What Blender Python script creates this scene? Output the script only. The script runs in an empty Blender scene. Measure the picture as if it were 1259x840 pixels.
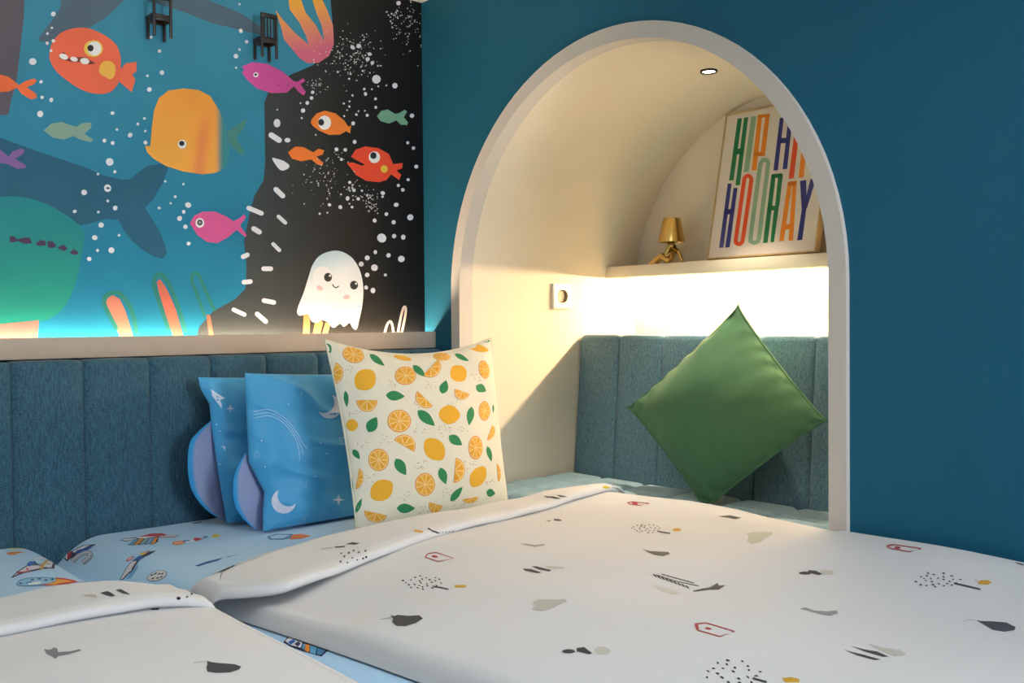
import bpy, bmesh, math, random
import numpy as np
from mathutils import Vector, Matrix
from mathutils.geometry import delaunay_2d_cdt
random.seed(7); rng = np.random.default_rng(7)
SC = bpy.context.scene; COL = SC.collection

# ------------------------------------------------------------------ camera, light, exposure
ZC = 1.2                                   # eye height; x runs along the mural wall, y along the arch wall
PF, YAW, PITCH, ROLL = 1198.7, 0.8524, 0.0196, -0.0088
IW, IH = 1259, 840
_F = np.array([math.cos(PITCH)*math.cos(YAW), math.cos(PITCH)*math.sin(YAW), -math.sin(PITCH)])
_R = np.array([math.sin(YAW), -math.cos(YAW), 0.0]); _U = np.cross(_R, _F)
CR = _R*math.cos(ROLL)+_U*math.sin(ROLL); CU = -_R*math.sin(ROLL)+_U*math.cos(ROLL)
EYE = np.array([0, 0, ZC])
cam_d = bpy.data.cameras.new('camera'); cam = bpy.data.objects.new('camera', cam_d); COL.objects.link(cam)
cam_d.sensor_fit = 'HORIZONTAL'; cam_d.sensor_width = 36; cam_d.lens = 36*PF/IW; cam_d.clip_start = .02
cam.matrix_world = Matrix(((CR[0], CU[0], -_F[0], 0), (CR[1], CU[1], -_F[1], 0), (CR[2], CU[2], -_F[2], ZC), (0, 0, 0, 1)))
SC.camera = cam
vs = SC.view_settings; vs.view_transform = 'Standard'; vs.look = 'None'; vs.gamma = 1; vs.use_curve_mapping = False
vs.exposure = 0.0
w = bpy.data.worlds.new('world'); SC.world = w; w.use_nodes = True
w.node_tree.nodes['Background'].inputs[0].default_value = (.8, .85, 1, 1); w.node_tree.nodes['Background'].inputs[1].default_value = .3

YFRONT = -1.95
def lamp(name, kind, loc, energy, color, rot=(0, 0, 0), **kw):
    d = bpy.data.lights.new(name, kind); d.energy = energy; d.color = color
    for k, v in kw.items(): setattr(d, k, v)
    o = bpy.data.objects.new(name, d); o.location = loc; o.rotation_euler = rot; COL.objects.link(o); return o
lamp('ceiling_lamp_light', 'AREA', (.35, .45, 2.06), 9, (.95, .98, 1), shape='DISK', size=1.0)
lamp('window_daylight', 'AREA', (1.16, YFRONT+.03, 1.5), 42, (.92, .96, 1), (math.radians(90), 0, 0), shape='RECTANGLE', size=.8, size_y=1.1)  # fill lamp added behind the viewpoint to brighten the mural
lamp('niche_spot_light', 'SPOT', (1.991, 1.527, ZC+.605), 32, (1, .84, .62), spot_size=math.radians(66), spot_blend=.85, shadow_soft_size=.02)
LED_NICHE, LED_MURAL = 400, 135

# ------------------------------------------------------------------ helpers
def lin(c):
    if isinstance(c, str): c = [int(c[i:i+2], 16) for i in (1, 3, 5)]
    a = np.asarray(c, float)/255
    return np.where(a <= .04045, a/12.92, ((a+.055)/1.055)**2.4)
def px_ray(px, py): return _F+CR*((px-IW/2)/PF)+CU*((IH/2-py)/PF)
def project(P):
    d = np.asarray(P, float)-EYE; k = d@_F
    return np.stack([IW/2+PF*(d@CR)/k, IH/2-PF*(d@CU)/k], -1)
def on_plane(px, py, ax, v):
    d = px_ray(px, py); t = (v-EYE[ax])/d[ax]; return EYE+d*t

GROUPS = {'toy_chair': 'miniature chairs on the mural', 'blue_pillow': 'blue moon pillows', 'duvet': 'white printed duvets', 'mattress': 'sheeted mattresses', 'headboard': 'tweed headboards', 'bed_base': 'bed platforms', 'led_strip': 'hidden light strips'}
def tag(o, label=None, cat=None, group=None, kind=None):
    if label and not group: group = GROUPS.get(o.name.split('.')[0])
    for k, v in (('label', label), ('category', cat), ('group', group), ('kind', kind)):
        if v: o[k] = v
    return o
def empty(name, loc, label, cat, group=None):
    o = bpy.data.objects.new(name, None); o.location = loc; o.empty_display_size = .05; COL.objects.link(o)
    return tag(o, label, cat, group)
def origin(o):
    return np.array(o.location) if o else np.zeros(3)
def obj(name, verts, faces, mat, parent=None, cols=None, smooth=True, normals=None, base=None):
    """one mesh object; verts are world coordinates"""
    b = origin(parent) if parent is not None else (np.zeros(3) if base is None else np.asarray(base, float))
    if parent is not None and parent.parent is not None: b = b+origin(parent.parent)
    me = bpy.data.meshes.new(name)
    v = np.asarray(verts, float)-b
    me.from_pydata(v.tolist(), [], [list(map(int, f)) for f in faces]); me.update()
    for m in (mat if isinstance(mat, (list, tuple)) else [mat]): me.materials.append(m)
    if cols is not None:
        a = me.color_attributes.new('Col', 'FLOAT_COLOR', 'POINT')
        c = np.ones((len(v), 4)); c[:, :3] = cols; a.data.foreach_set('color', c.ravel())
    me.polygons.foreach_set('use_smooth', [smooth]*len(me.polygons))
    if normals is not None: me.normals_split_custom_set_from_vertices(np.asarray(normals).tolist())
    o = bpy.data.objects.new(name, me); COL.objects.link(o)
    if parent is not None: o.parent = parent
    elif base is not None: o.location = base
    return o
def from_bm(name, bm, mat, parent=None, smooth=True, base=None, auto=None):
    bmesh.ops.recalc_face_normals(bm, faces=bm.faces)
    bm.verts.index_update()
    v = [tuple(x.co) for x in bm.verts]; f = [[q.index for q in p.verts] for p in bm.faces]
    bm.free(); o = obj(name, v, f, mat, parent, smooth=smooth, base=base)
    if smooth and auto: o.data.set_sharp_from_angle(angle=math.radians(auto))
    return o
def bm_box(bm, lo, hi, bevel=0, seg=2):
    r = bmesh.ops.create_cube(bm, size=1); vs_ = r['verts']
    for v in vs_: v.co = Vector([lo[i]+(v.co[i]+.5)*(hi[i]-lo[i]) for i in range(3)])
    if bevel:
        es = list({e for v in vs_ for e in v.link_edges})
        bmesh.ops.bevel(bm, geom=es, offset=bevel, segments=seg, affect='EDGES', profile=.5)
def box(name, lo, hi, mat, parent=None, bevel=.002, base=None):
    bm = bmesh.new(); bm_box(bm, lo, hi, bevel); return from_bm(name, bm, mat, parent, smooth=bevel > 0, base=base, auto=35)
def grid_faces(nu, nv, flip=False, off=0, closed_u=False):
    F = []
    for i in range(nu if closed_u else nu-1):
        for j in range(nv-1):
            a = off+i*nv+j; b = off+((i+1) % nu)*nv+j
            F.append((a, a+1, b+1, b) if flip else (a, b, b+1, a+1))
    return F
class Sines:                                   # smooth wrinkle noise
    def __init__(s, n, lo, hi, seed):
        r = np.random.default_rng(seed); a = r.uniform(0, 2*np.pi, n); k = r.uniform(lo, hi, n)
        s.k = np.stack([np.cos(a)*k, np.sin(a)*k]); s.p = r.uniform(0, 6.28, n); s.n = n
    def __call__(s, u, v):
        return sum(np.sin(u*s.k[0, i]+v*s.k[1, i]+s.p[i]) for i in range(s.n))/math.sqrt(s.n)
def sstep(a, b, x):
    t = np.clip((x-a)/(b-a), 0, 1); return t*t*(3-2*t)
def catmull(P, n):
    P = np.asarray(P, float); Q = np.vstack([2*P[0]-P[1], P, 2*P[-1]-P[-2]]); out = []
    t = np.linspace(0, len(P)-1, n)
    for x in t:
        i = min(int(x), len(P)-2); s = x-i; p0, p1, p2, p3 = Q[i:i+4]
        out.append(.5*((2*p1)+(p2-p0)*s+(2*p0-5*p1+4*p2-p3)*s*s+(3*p1-p0-3*p2+p3)*s**3))
    return np.array(out)

# ------------------------------------------------------------------ materials
def mat(name, color=None, rough=.6, metal=0, bump=0, bscale=200, mottle=0, mscale=8, emit=None, estr=0, attr=False, sheen=0, stretch=(1, 1, 1), spec=.5):
    m = bpy.data.materials.new(name); m.use_nodes = True; N = m.node_tree.nodes; L = m.node_tree.links
    b = N['Principled BSDF']; b.inputs['Roughness'].default_value = rough; b.inputs['Metallic'].default_value = metal
    b.inputs['Specular IOR Level'].default_value = spec
    if sheen: b.inputs['Sheen Weight'].default_value = sheen
    tc = N.new('ShaderNodeTexCoord'); mp = N.new('ShaderNodeMapping'); mp.inputs['Scale'].default_value = stretch
    L.new(tc.outputs['Object'], mp.inputs['Vector'])
    src = None
    if attr:
        a = N.new('ShaderNodeAttribute'); a.attribute_name = 'Col'; src = a.outputs['Color']
    elif color is not None:
        c = N.new('ShaderNodeRGB'); c.outputs[0].default_value = (*lin(color), 1); src = c.outputs[0]
    if src is not None:
        if mottle:
            n = N.new('ShaderNodeTexNoise'); n.inputs['Scale'].default_value = mscale; n.inputs['Detail'].default_value = 4
            L.new(mp.outputs[0], n.inputs['Vector'])
            r = N.new('ShaderNodeMapRange'); r.inputs['From Min'].default_value = .3; r.inputs['From Max'].default_value = .7
            r.inputs['To Min'].default_value = 1-mottle; r.inputs['To Max'].default_value = 1+mottle
            L.new(n.outputs['Fac'], r.inputs['Value'])
            h = N.new('ShaderNodeVectorMath'); h.operation = 'SCALE'; L.new(src, h.inputs[0]); L.new(r.outputs[0], h.inputs['Scale']); src = h.outputs[0]
        L.new(src, b.inputs['Base Color'])
    if bump:
        n = N.new('ShaderNodeTexNoise'); n.inputs['Scale'].default_value = bscale; n.inputs['Detail'].default_value = 3
        L.new(mp.outputs[0], n.inputs['Vector'])
        u = N.new('ShaderNodeBump'); u.inputs['Strength'].default_value = bump; u.inputs['Distance'].default_value = .002
        L.new(n.outputs['Fac'], u.inputs['Height']); L.new(u.outputs[0], b.inputs['Normal'])
    if emit is not None:
        b.inputs['Emission Color'].default_value = (*emit, 1); b.inputs['Emission Strength'].default_value = estr
    return m
def tweed(name, c1, c2, stretch):
    m = mat(name, c1, rough=.95, bump=.5, bscale=700, sheen=.15, spec=.2); N = m.node_tree.nodes; L = m.node_tree.links; b = N['Principled BSDF']
    tc = N['Texture Coordinate']; fac = []
    for s, st in ((520, (1, 1, .12)), (150, (1, 1, 4))):
        mp = N.new('ShaderNodeMapping'); mp.inputs['Scale'].default_value = st; L.new(tc.outputs['Object'], mp.inputs['Vector'])
        n = N.new('ShaderNodeTexNoise'); n.inputs['Scale'].default_value = s; n.inputs['Detail'].default_value = 2
        L.new(mp.outputs[0], n.inputs['Vector']); fac.append(n.outputs['Fac'])
    a = N.new('ShaderNodeMath'); a.operation = 'ADD'; L.new(fac[0], a.inputs[0]); L.new(fac[1], a.inputs[1])
    r = N.new('ShaderNodeMapRange'); r.inputs['From Min'].default_value = .75; r.inputs['From Max'].default_value = 1.25; L.new(a.outputs[0], r.inputs['Value'])
    mx = N.new('ShaderNodeMix'); mx.data_type = 'RGBA'; L.new(r.outputs[0], mx.inputs['Factor'])
    mx.inputs[6].default_value = (*lin(c1), 1); mx.inputs[7].default_value = (*lin(c2), 1); L.new(mx.outputs[2], b.inputs['Base Color'])
    return m
M = {}
M['teal'] = mat('teal_wall_paint', '#1f627e', .6, bump=.08, bscale=160, mottle=.03, mscale=3, spec=.15)
M['cream'] = mat('cream_niche_paint', '#e9dfcd', .65, bump=.05, bscale=160, mottle=.02, mscale=4, spec=.3)
M['trim'] = mat('pale_trim_paint', '#cfc9c2', .5, bump=.03, bscale=200, mottle=.01, spec=.3)
M['ledge'] = mat('greige_ledge_laminate', '#b5a99c', .55, mottle=.03, mscale=20, bump=.03)
M['ceiling'] = mat('white_ceiling_paint', '#e9e6df', .8, bump=.05, bscale=150)
M['room'] = mat('grey_room_paint', '#8f9496', .8, bump=.05, bscale=150, mottle=.02)
M['floor'] = mat('oak_floor', '#a98a63', .5, mottle=.2, mscale=14, stretch=(1, .1, 1), bump=.1, bscale=60)
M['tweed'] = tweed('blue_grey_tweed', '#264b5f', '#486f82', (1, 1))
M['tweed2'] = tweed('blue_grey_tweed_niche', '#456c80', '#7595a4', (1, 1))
M['seat'] = tweed('pale_teal_chenille', '#92b6c6', '#b6d2de', (1, 1))
M['mural'] = mat('printed_mural_paper', None, .55, attr=True, bump=.12, bscale=220, mottle=.05, mscale=9, spec=.15)
M['cloth'] = mat('printed_cotton', None, .85, attr=True, bump=.15, bscale=900, sheen=.1, spec=.2)
M['satin'] = mat('blue_cotton_sateen', None, .5, attr=True, bump=.08, bscale=900, sheen=.2, spec=.35)
M['poster'] = mat('poster_print', None, .45, attr=True, bump=.02, bscale=300, spec=.3)
M['green'] = mat('green_velvet_cotton', '#507a5a', .85, bump=.2, bscale=800, mottle=.05, mscale=30, sheen=.05, spec=.2)
M['gold'] = mat('polished_gold', '#dfbb72', .24, metal=1, mottle=.04, mscale=20)
M['oak'] = mat('light_oak_frame', '#bfa678', .45, mottle=.18, mscale=25, stretch=(1, 1, .08), bump=.1, bscale=90)
M['black'] = mat('black_stained_wood', '#241d1c', .4, mottle=.2, mscale=120, bump=.1, bscale=300)
M['white_plastic'] = mat('white_socket_plastic', '#efe9dc', .35, mottle=.01)
M['grey_plastic'] = mat('shadowed_socket_plastic', '#8a7b60', .4, mottle=.02)  # shade of the recess put into the plastic's colour
M['dark'] = mat('dark_socket_pin', '#2a241c', .5, mottle=.05)
M['bronze'] = mat('dark_bronze_ring', '#3c3128', .4, metal=.6, mottle=.05)
M['bulb'] = mat('downlight_diffuser', '#ffffff', .4, emit=(1, .9, .75), estr=14)
M['led_niche'] = mat('warm_led_niche', '#ffffff', .5, emit=(1, .68, .38), estr=LED_NICHE)
M['led_mural'] = mat('warm_led_mural', '#ffffff', .5, emit=(1, .77, .52), estr=LED_MURAL)
M['panel'] = mat('ceiling_panel_diffuser', '#ffffff', .5, emit=(1, .965, .92), estr=2)
M['wood_base'] = mat('bed_base_laminate', '#cbb391', .5, mottle=.1, mscale=15, stretch=(.1, 1, 1))
M['lavender'] = mat('pillowcase_lining', None, .8, attr=True, bump=.1, bscale=700, spec=.2)

# ------------------------------------------------------------------ printing on surfaces
class Surf:
    """parametric surface fn(u,v)->(N,3); prints are flat polygons laid on it, with its own normals"""
    def __init__(s, fn, ur, vr, scale=(1, 1), toward=None, n=60):
        s.fn = fn; s.ur = ur; s.vr = vr; s.sc = np.array(scale, float); s.toward = np.array(EYE if toward is None else toward, float)
        U, V = np.meshgrid(np.linspace(*ur, n), np.linspace(*vr, n), indexing='ij')
        s.gu = np.stack([U.ravel(), V.ravel()], -1); P = fn(s.gu[:, 0], s.gu[:, 1]); s.gp = project(P)
        Nn = s.normal(s.gu[:, 0], s.gu[:, 1]); s.front = (Nn*(EYE-P)).sum(1) > 0
    def normal(s, u, v):
        eu, ev = 1e-4/s.sc[0], 1e-4/s.sc[1]
        a = s.fn(u+eu, v)-s.fn(u-eu, v); b = s.fn(u, v+ev)-s.fn(u, v-ev); n = np.cross(a, b)
        n /= np.linalg.norm(n, axis=1)[:, None]+1e-12
        return n*s.sign if hasattr(s, 'sign') else n
    def uv(s, pts):
        pts = np.asarray(pts, float); g = s.gp.copy(); g[~s.front] = 1e6
        if not hasattr(s, 'dist'): s.dist = np.linalg.norm(s.fn(s.gu[:, 0], s.gu[:, 1])-EYE, axis=1)
        q = []
        for p in pts:                          # the nearest sheet of the surface along the line of sight
            d2 = ((g-p)**2).sum(1); near = np.where(d2 < max(16., d2.min()*1.01))[0]; q.append(s.gu[near[np.argmin(s.dist[near]+.004*np.sqrt(d2[near]))]])
        q = np.array(q, float)
        for _ in range(8):
            e = 1e-4/s.sc; P0 = project(s.fn(q[:, 0], q[:, 1])); A = (project(s.fn(q[:, 0]+e[0], q[:, 1]))-P0)/e[0]; B = (project(s.fn(q[:, 0], q[:, 1]+e[1]))-P0)/e[1]
            r = pts-P0; det = A[:, 0]*B[:, 1]-A[:, 1]*B[:, 0]; det = np.where(abs(det) < 1e-6, 1e-6, det)
            du = (r[:, 0]*B[:, 1]-r[:, 1]*B[:, 0])/det; dv = (A[:, 0]*r[:, 1]-A[:, 1]*r[:, 0])/det
            lim = .05/s.sc; q[:, 0] += np.clip(du, -lim[0], lim[0]); q[:, 1] += np.clip(dv, -lim[1], lim[1])
            q[:, 0] = np.clip(q[:, 0], *s.ur); q[:, 1] = np.clip(q[:, 1], *s.vr)
        return q
class Print:
    """a mesh in the making: base grid plus printed shapes, coloured per vertex"""
    def __init__(s): s.v = []; s.f = []; s.c = []; s.n = []; s.k = 0
    def add(s, V, F, C, Nn):
        s.v.append(V); s.f += [[i+s.k for i in f] for f in F]; s.c.append(np.broadcast_to(C, V.shape)); s.n.append(Nn); s.k += len(V)
    def grid(s, surf, us, vs_, color, flip=False):
        U, V = np.meshgrid(us, vs_, indexing='ij'); u, v = U.ravel(), V.ravel(); P = surf.fn(u, v); Nn = surf.normal(u, v)
        m = len(P)//2
        c = lin(color) if not callable(color) else color(P)
        s.add(P, grid_faces(len(us), len(vs_), flip), c, Nn)
    def poly(s, surf, pts, color, layer=1, step=.008, is_uv=False, off=.00035):
        pts = np.asarray(pts, float); q = pts if is_uv else surf.uv(pts)
        m = q*surf.sc; out = []
        for i in range(len(m)):
            a, b = m[i], m[(i+1) % len(m)]; L = np.linalg.norm(b-a)
            if L < 2e-4: continue
            k = max(1, int(math.ceil(L/step))); out += [a+(b-a)*t/k for t in range(k)]
        if len(out) < 3: return
        out = np.array(out); lo, hi = out.min(0), out.max(0); n = len(out); ins = []
        if min(hi-lo) > step*1.6:
            gx, gy = np.meshgrid(np.arange(lo[0]+step/2, hi[0], step), np.arange(lo[1]+step/2, hi[1], step)); ins = np.stack([gx.ravel(), gy.ravel()], -1).tolist()
        sg = 0.5*np.sum(out[:, 0]*np.roll(out[:, 1], -1)-np.roll(out[:, 0], -1)*out[:, 1])
        loop = list(range(n)) if sg > 0 else list(range(n))[::-1]
        r = delaunay_2d_cdt([Vector(p) for p in out.tolist()+ins], [], [loop], 1, 1e-7)
        if not r[2]: return
        V2 = np.array([(p.x, p.y) for p in r[0]])/surf.sc
        P = surf.fn(V2[:, 0], V2[:, 1]); Nn = surf.normal(V2[:, 0], V2[:, 1])
        C = color(project(P)) if callable(color) else lin(color)
        F = [list(f) for f in r[2]]
        f0 = F[0]; fn_ = np.cross(P[f0[1]]-P[f0[0]], P[f0[2]]-P[f0[0]])
        if fn_@Nn[f0[0]] < 0: F = [f[::-1] for f in F]
        s.add(P+Nn*off*layer, F, C, Nn)
    def ell(s, surf, cx, cy, rx, ry, color, rot=0, layer=1, n=14, step=.008):
        a = np.linspace(0, 2*np.pi, n, endpoint=False); c, d = math.cos(math.radians(rot)), math.sin(math.radians(rot))
        x, y = rx*np.cos(a), ry*np.sin(a)
        s.poly(surf, np.stack([cx+x*c-y*d, cy+x*d+y*c], -1), color, layer, step)
    def stroke(s, surf, pts, width, color, layer=1, caps=False, step=.008):
        P = np.asarray(pts, float); d = np.gradient(P, axis=0); d /= np.linalg.norm(d, axis=1)[:, None]+1e-9
        nn = np.stack([-d[:, 1], d[:, 0]], -1)*width/2; a, b = P+nn, P-nn
        if caps:
            t = np.linspace(0, np.pi, 6)[1:-1]
            e = [P[-1]+nn[-1]*math.cos(x)+d[-1]*width/2*math.sin(x) for x in t]; f = [P[0]-nn[0]*math.cos(x)-d[0]*width/2*math.sin(x) for x in t]
            s.poly(surf, np.vstack([a, e, b[::-1], f]), color, layer, step)
        else:
            for i in range(len(P)-1): s.poly(surf, [a[i], a[i+1], b[i+1], b[i]], color, layer, step)
    def build(s, name, m, parent=None, base=None):
        return obj(name, np.vstack(s.v), s.f, m, parent, np.vstack(s.c), True, np.vstack(s.n), base)
def smooth_poly(pts, n=4):
    """closed rounded outline through the points"""
    P = np.asarray(pts, float); k = len(P); out = []
    for i in range(k):
        p0, p1, p2, p3 = P[i-1], P[i], P[(i+1) % k], P[(i+2) % k]
        for t in np.arange(n)/n:
            out.append(.5*((2*p1)+(p2-p0)*t+(2*p0-5*p1+4*p2-p3)*t*t+(3*p1-p0-3*p2+p3)*t**3))
    return np.array(out)
def crop(ox, oy, k): return lambda *p: np.array([(ox+x/k, oy+y/k) for x, y in p])

# ------------------------------------------------------------------ room shell
XW, YW, YJ, YJ2 = 1.634, 2.244, 2.0695, .9695
YC, AZ, RI, RO, XB = 1.5195, ZC+.077, .55, .586, 2.327
CEIL = ZC+.902; XL, YFR = -1.75, -1.95
def struct(o): o['kind'] = 'structure'; return o
struct(box('floor', (XL-.1, YFR-.1, -.06), (2.4, YW+.1, 0), M['floor'], bevel=0))
struct(box('ceiling', (XL-.1, YFR-.1, CEIL), (XW+.12, YW+.1, CEIL+.08), M['ceiling'], bevel=0))
struct(box('wall_back', (XL-.1, YW, 0), (XW+.0005, YW+.1, CEIL), M['teal'], bevel=0))
struct(box('wall_left', (XL-.1, YFR, 0), (XL, YW, CEIL), M['room'], bevel=0))
struct(box('wall_front', (XL, YFR-.1, 0), (XW, YFR, CEIL), M['room'], bevel=0))
def arch_profile(r, z0=.0, n=48):
    a = np.linspace(0, np.pi, n); p = [(YC-r, z0)]+[(YC-r*math.cos(t), AZ+r*math.sin(t)) for t in a]+[(YC+r, z0)]
    return np.array(p)
# right wall: blue slab with the arched opening cut out
P = arch_profile(RI+.02); V, Fc = [], []
for x in (XW, XW+.03):
    for (y, z) in P: V += [(x, y, z), (x, y, CEIL)]
    V += [(x, YFR, 0), (x, YFR, CEIL), (x, YW, 0), (x, YW, CEIL)]
k = 2*len(P)+4
for o_, fl in ((0, 0), (k, 1)):
    q = []
    for i in range(len(P)-1):
        if abs(P[i][0]-P[i+1][0]) > 1e-6: q.append((o_+2*i, o_+2*i+1, o_+2*i+3, o_+2*i+2))
    a = o_+2*len(P); e = o_+2*(len(P)-1)
    q.append((a, a+1, o_+3, o_+2, o_)); q.append((e, e-2, e+1, a+3, a+2))
    Fc += [t[::-1] for t in q] if fl else q
for i in range(len(P)-1): Fc.append((2*i, 2*i+2, k+2*i+2, k+2*i))
struct(obj('wall_right', V, Fc, M['teal'], smooth=False))
def sweep(name, rin, rout, x0, x1, m, z0):
    A, B = arch_profile(rin, z0), arch_profile(rout, z0); n = len(A); V = []
    for x in (x0, x1):
        V += [(x, y, z) for y, z in A]+[(x, y, z) for y, z in B]
    F = []
    for i in range(n-1):
        F += [(i, i+1, n+i+1, n+i), (2*n+i, 3*n+i, 3*n+i+1, 2*n+i+1), (i, 2*n+i, 2*n+i+1, i+1), (n+i, n+i+1, 3*n+i+1, 3*n+i)]
    F += [(0, n, 3*n, 2*n), (n-1, 3*n-1, 4*n-1, 2*n-1)]
    bm = bmesh.new(); vv = [bm.verts.new(v) for v in V]
    for f in F: bm.faces.new([vv[i] for i in f])
    return struct(from_bm(name, bm, m, auto=40))
sweep('trim_1', RI, RO, XW-.012, XW+.032, M['trim'], .42)
sweep('wall_niche', RI, RI+.05, XW+.032, XB, M['cream'], .42)
struct(box('wall_niche_back', (XB, YJ2-.05, .42), (XB+.06, YJ+.05, ZC+.72), M['cream'], bevel=0))
struct(box('trim_2', (XL, 2.192, ZC-.0687), (XW, 2.203, ZC-.0236), M['ledge'], bevel=.0015))   # lit ledge over the headboard
struct(box('trim_3', (XL, 2.203, ZC-.0687), (XW, YW, ZC-.058), M['ledge'], bevel=0))

# ------------------------------------------------------------------ mural
def mural():
    S = Surf(lambda u, v: np.stack([u, np.full_like(u, YW-.0012), v], -1), (XL, XW), (ZC-.0575, CEIL), n=12)
    S.uv = lambda pts: np.array([on_plane(p[0], p[1], 1, YW-.0012)[[0, 2]] for p in np.asarray(pts, float)])
    S.sign = 1
    _n = lambda u, v: np.tile([0., -1, 0], (len(u), 1)); S.normal = _n
    pr = Print(); K = 1259/330
    A, B, C, D = crop(0, 0, K), crop(0, 200, K), crop(250, 0, K), crop(250, 200, K)
    def clampw(pts):
        q = S.uv(pts); q[:, 0] = np.clip(q[:, 0], XL, XW-.0005); q[:, 1] = np.clip(q[:, 1], ZC-.0575, CEIL-.0005); return q
    lerp = lambda a, b, t: lin(a)+(lin(b)-lin(a))*np.clip(t, 0, 1)[:, None]
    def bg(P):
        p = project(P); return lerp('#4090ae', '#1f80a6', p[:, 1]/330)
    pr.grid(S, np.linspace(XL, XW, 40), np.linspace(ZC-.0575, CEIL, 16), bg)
    def ink(col):                               # the print is a little paler than it looks in the dim room
        f = lambda a: np.minimum(a*1.22+.012, .92)
        if callable(col): return lambda p: f(col(p))
        return (255*np.where(f(lin(col)) <= .0031308, f(lin(col))*12.92, 1.055*f(lin(col))**(1/2.4)-.055)).tolist()
    def poly(pts, col, rnd=True, layer=None, step=.03):
        q = clampw(smooth_poly(pts) if rnd else pts); pr.poly(S, q, ink(col), layer or 1, step, True, .00012)
    def ell(cr, x, y, rx, ry=None, col='#dfe0e8', rot=0, layer=6, n=12):
        ry = ry or rx; a = np.linspace(0, 2*np.pi, n, endpoint=False); c, s_ = math.cos(math.radians(rot)), math.sin(math.radians(rot))
        poly(cr(*[(x+rx*math.cos(t)*c-ry*math.sin(t)*s_, y+rx*math.cos(t)*s_+ry*math.sin(t)*c) for t in a]), col, False, layer)
    # large fields
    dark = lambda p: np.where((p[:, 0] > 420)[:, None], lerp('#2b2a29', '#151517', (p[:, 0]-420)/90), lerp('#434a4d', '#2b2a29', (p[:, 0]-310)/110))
    edge = [(404, -30), (409, 30), (405, 60), (385, 80), (357, 92), (330, 113), (325, 126), (326, 200), (324, 222), (313, 240), (306, 266), (300, 297), (303, 326), (302, 355), (289, 368), (262, 383), (245, 402), (238, 430)]
    q = clampw(np.array(edge+[(525, 430), (525, -30)])); q[-2:, 0] = XW-.0005; q[-2, 1] = ZC-.0575; q[-1, 1] = CEIL-.0005
    m = S.uv(np.array([(x, y) for x in range(250, 530, 8) for y in range(0, 430, 10)]))
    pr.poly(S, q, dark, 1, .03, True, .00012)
    poly(A((0, -20), (114, -20), (112, 80), (104, 150), (95, 230), (84, 330), (74, 400), (52, 470), (40, 538), (0, 540), (-200, 540), (-200, -20)), '#55525c', False)
    poly(A((295, -40), (280, 40), (240, 100), (185, 175), (185, 195), (250, 195), (330, 165), (420, 130), (500, 80), (600, -15), (640, -40)), '#4b6173', False)
    poly(np.vstack([A((600, -40), (700, 5), (830, 45), (1000, 110), (1225, 165)), C((268, 168), (266, 122)), A((1130, 62), (975, 0), (900, -40))]), '#4b6173', False)
    poly(np.vstack([A((-120, 600), (0, 645), (120, 690), (250, 735), (400, 785), (480, 822)), B((570, 80), (610, 78), (650, 45), (690, 15)), A((720, 774), (755, 768), (790, 785)),
                    B((785, 40), (760, 100), (720, 170), (680, 213), (715, 265), (750, 325), (772, 380), (783, 425), (762, 451), (720, 440), (670, 410), (620, 368), (585, 325), (555, 268), (500, 265), (380, 295), (220, 200), (0, 158), (-120, 158))]), '#1b5571', False, 1)
    tealc = lambda p: lerp('#127a84', '#0b8074', (p[:, 1]-240)/140)
    poly(B((-200, 165), (0, 160), (100, 160), (220, 195), (330, 260), (385, 310), (395, 350), (380, 440), (362, 540), (330, 630), (290, 690), (240, 728), (180, 745), (0, 760), (-200, 770)), tealc, True, 2)
    poly(B((-200, 770), (0, 758), (182, 740), (174, 850), (-200, 850)), '#a2675f', False, 3)
    for t in ([(45, 345), (65, 345), (80, 360), (110, 352), (140, 352), (150, 378), (115, 382), (85, 368), (60, 375), (45, 372)], [(168, 380), (190, 362), (215, 370), (214, 390), (175, 390)], [(222, 370), (245, 368), (265, 390), (255, 400), (225, 400)],
              [(270, 397), (300, 385), (318, 405), (300, 415), (275, 404)], [(328, 422), (345, 405), (368, 420), (360, 432), (335, 429)]): poly(B(*t), '#3f2a4a', False, 3)
    # seaweed
    gr = '#1d6f68'
    def stroke(cr, pts, wd, col, layer=2, caps=True):
        P = catmull(cr(*pts), 4*len(pts)); d = np.gradient(P, axis=0); d /= np.linalg.norm(d, axis=1)[:, None]; nn = np.stack([-d[:, 1], d[:, 0]], -1)*wd/K/2
        t = np.linspace(0, np.pi, 6)[1:-1]; e = [P[-1]+nn[-1]*math.cos(x)+d[-1]*wd/K/2*math.sin(x) for x in t]; f = [P[0]-nn[0]*math.cos(x)-d[0]*wd/K/2*math.sin(x) for x in t]
        poly(np.vstack([P+nn, e, (P-nn)[::-1], f]), col, False, layer)
    poly(B((495, 660), (505, 635), (530, 622), (562, 640), (590, 700), (635, 850), (575, 850), (530, 740)), '#b8705e', False, 2)
    stroke(B, [(545, 775), (500, 690), (488, 640), (520, 612), (560, 615), (600, 660), (625, 720), (640, 800)], 20, gr, 3)
    poly(B((735, 560), (750, 545), (775, 580), (800, 630), (825, 690), (870, 850), (825, 850), (780, 720), (745, 610)), '#b5604e', False, 2)
    stroke(B, [(790, 780), (745, 650), (722, 570), (735, 530), (765, 530), (800, 585), (830, 660), (870, 790)], 18, gr, 3)
    stroke(B, [(960, 720), (925, 620), (900, 555), (908, 520), (930, 525), (960, 590), (985, 650), (1005, 690)], 15, gr, 3)
    poly(B((968, 715), (985, 715), (1010, 850), (985, 850)), '#b5624c', False, 2)
    # anemone
    coral = lambda p: lerp('#e6a33a', '#c5627c', (p[:, 1]-8+.18*(p[:, 0]-340))/62)
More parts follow.
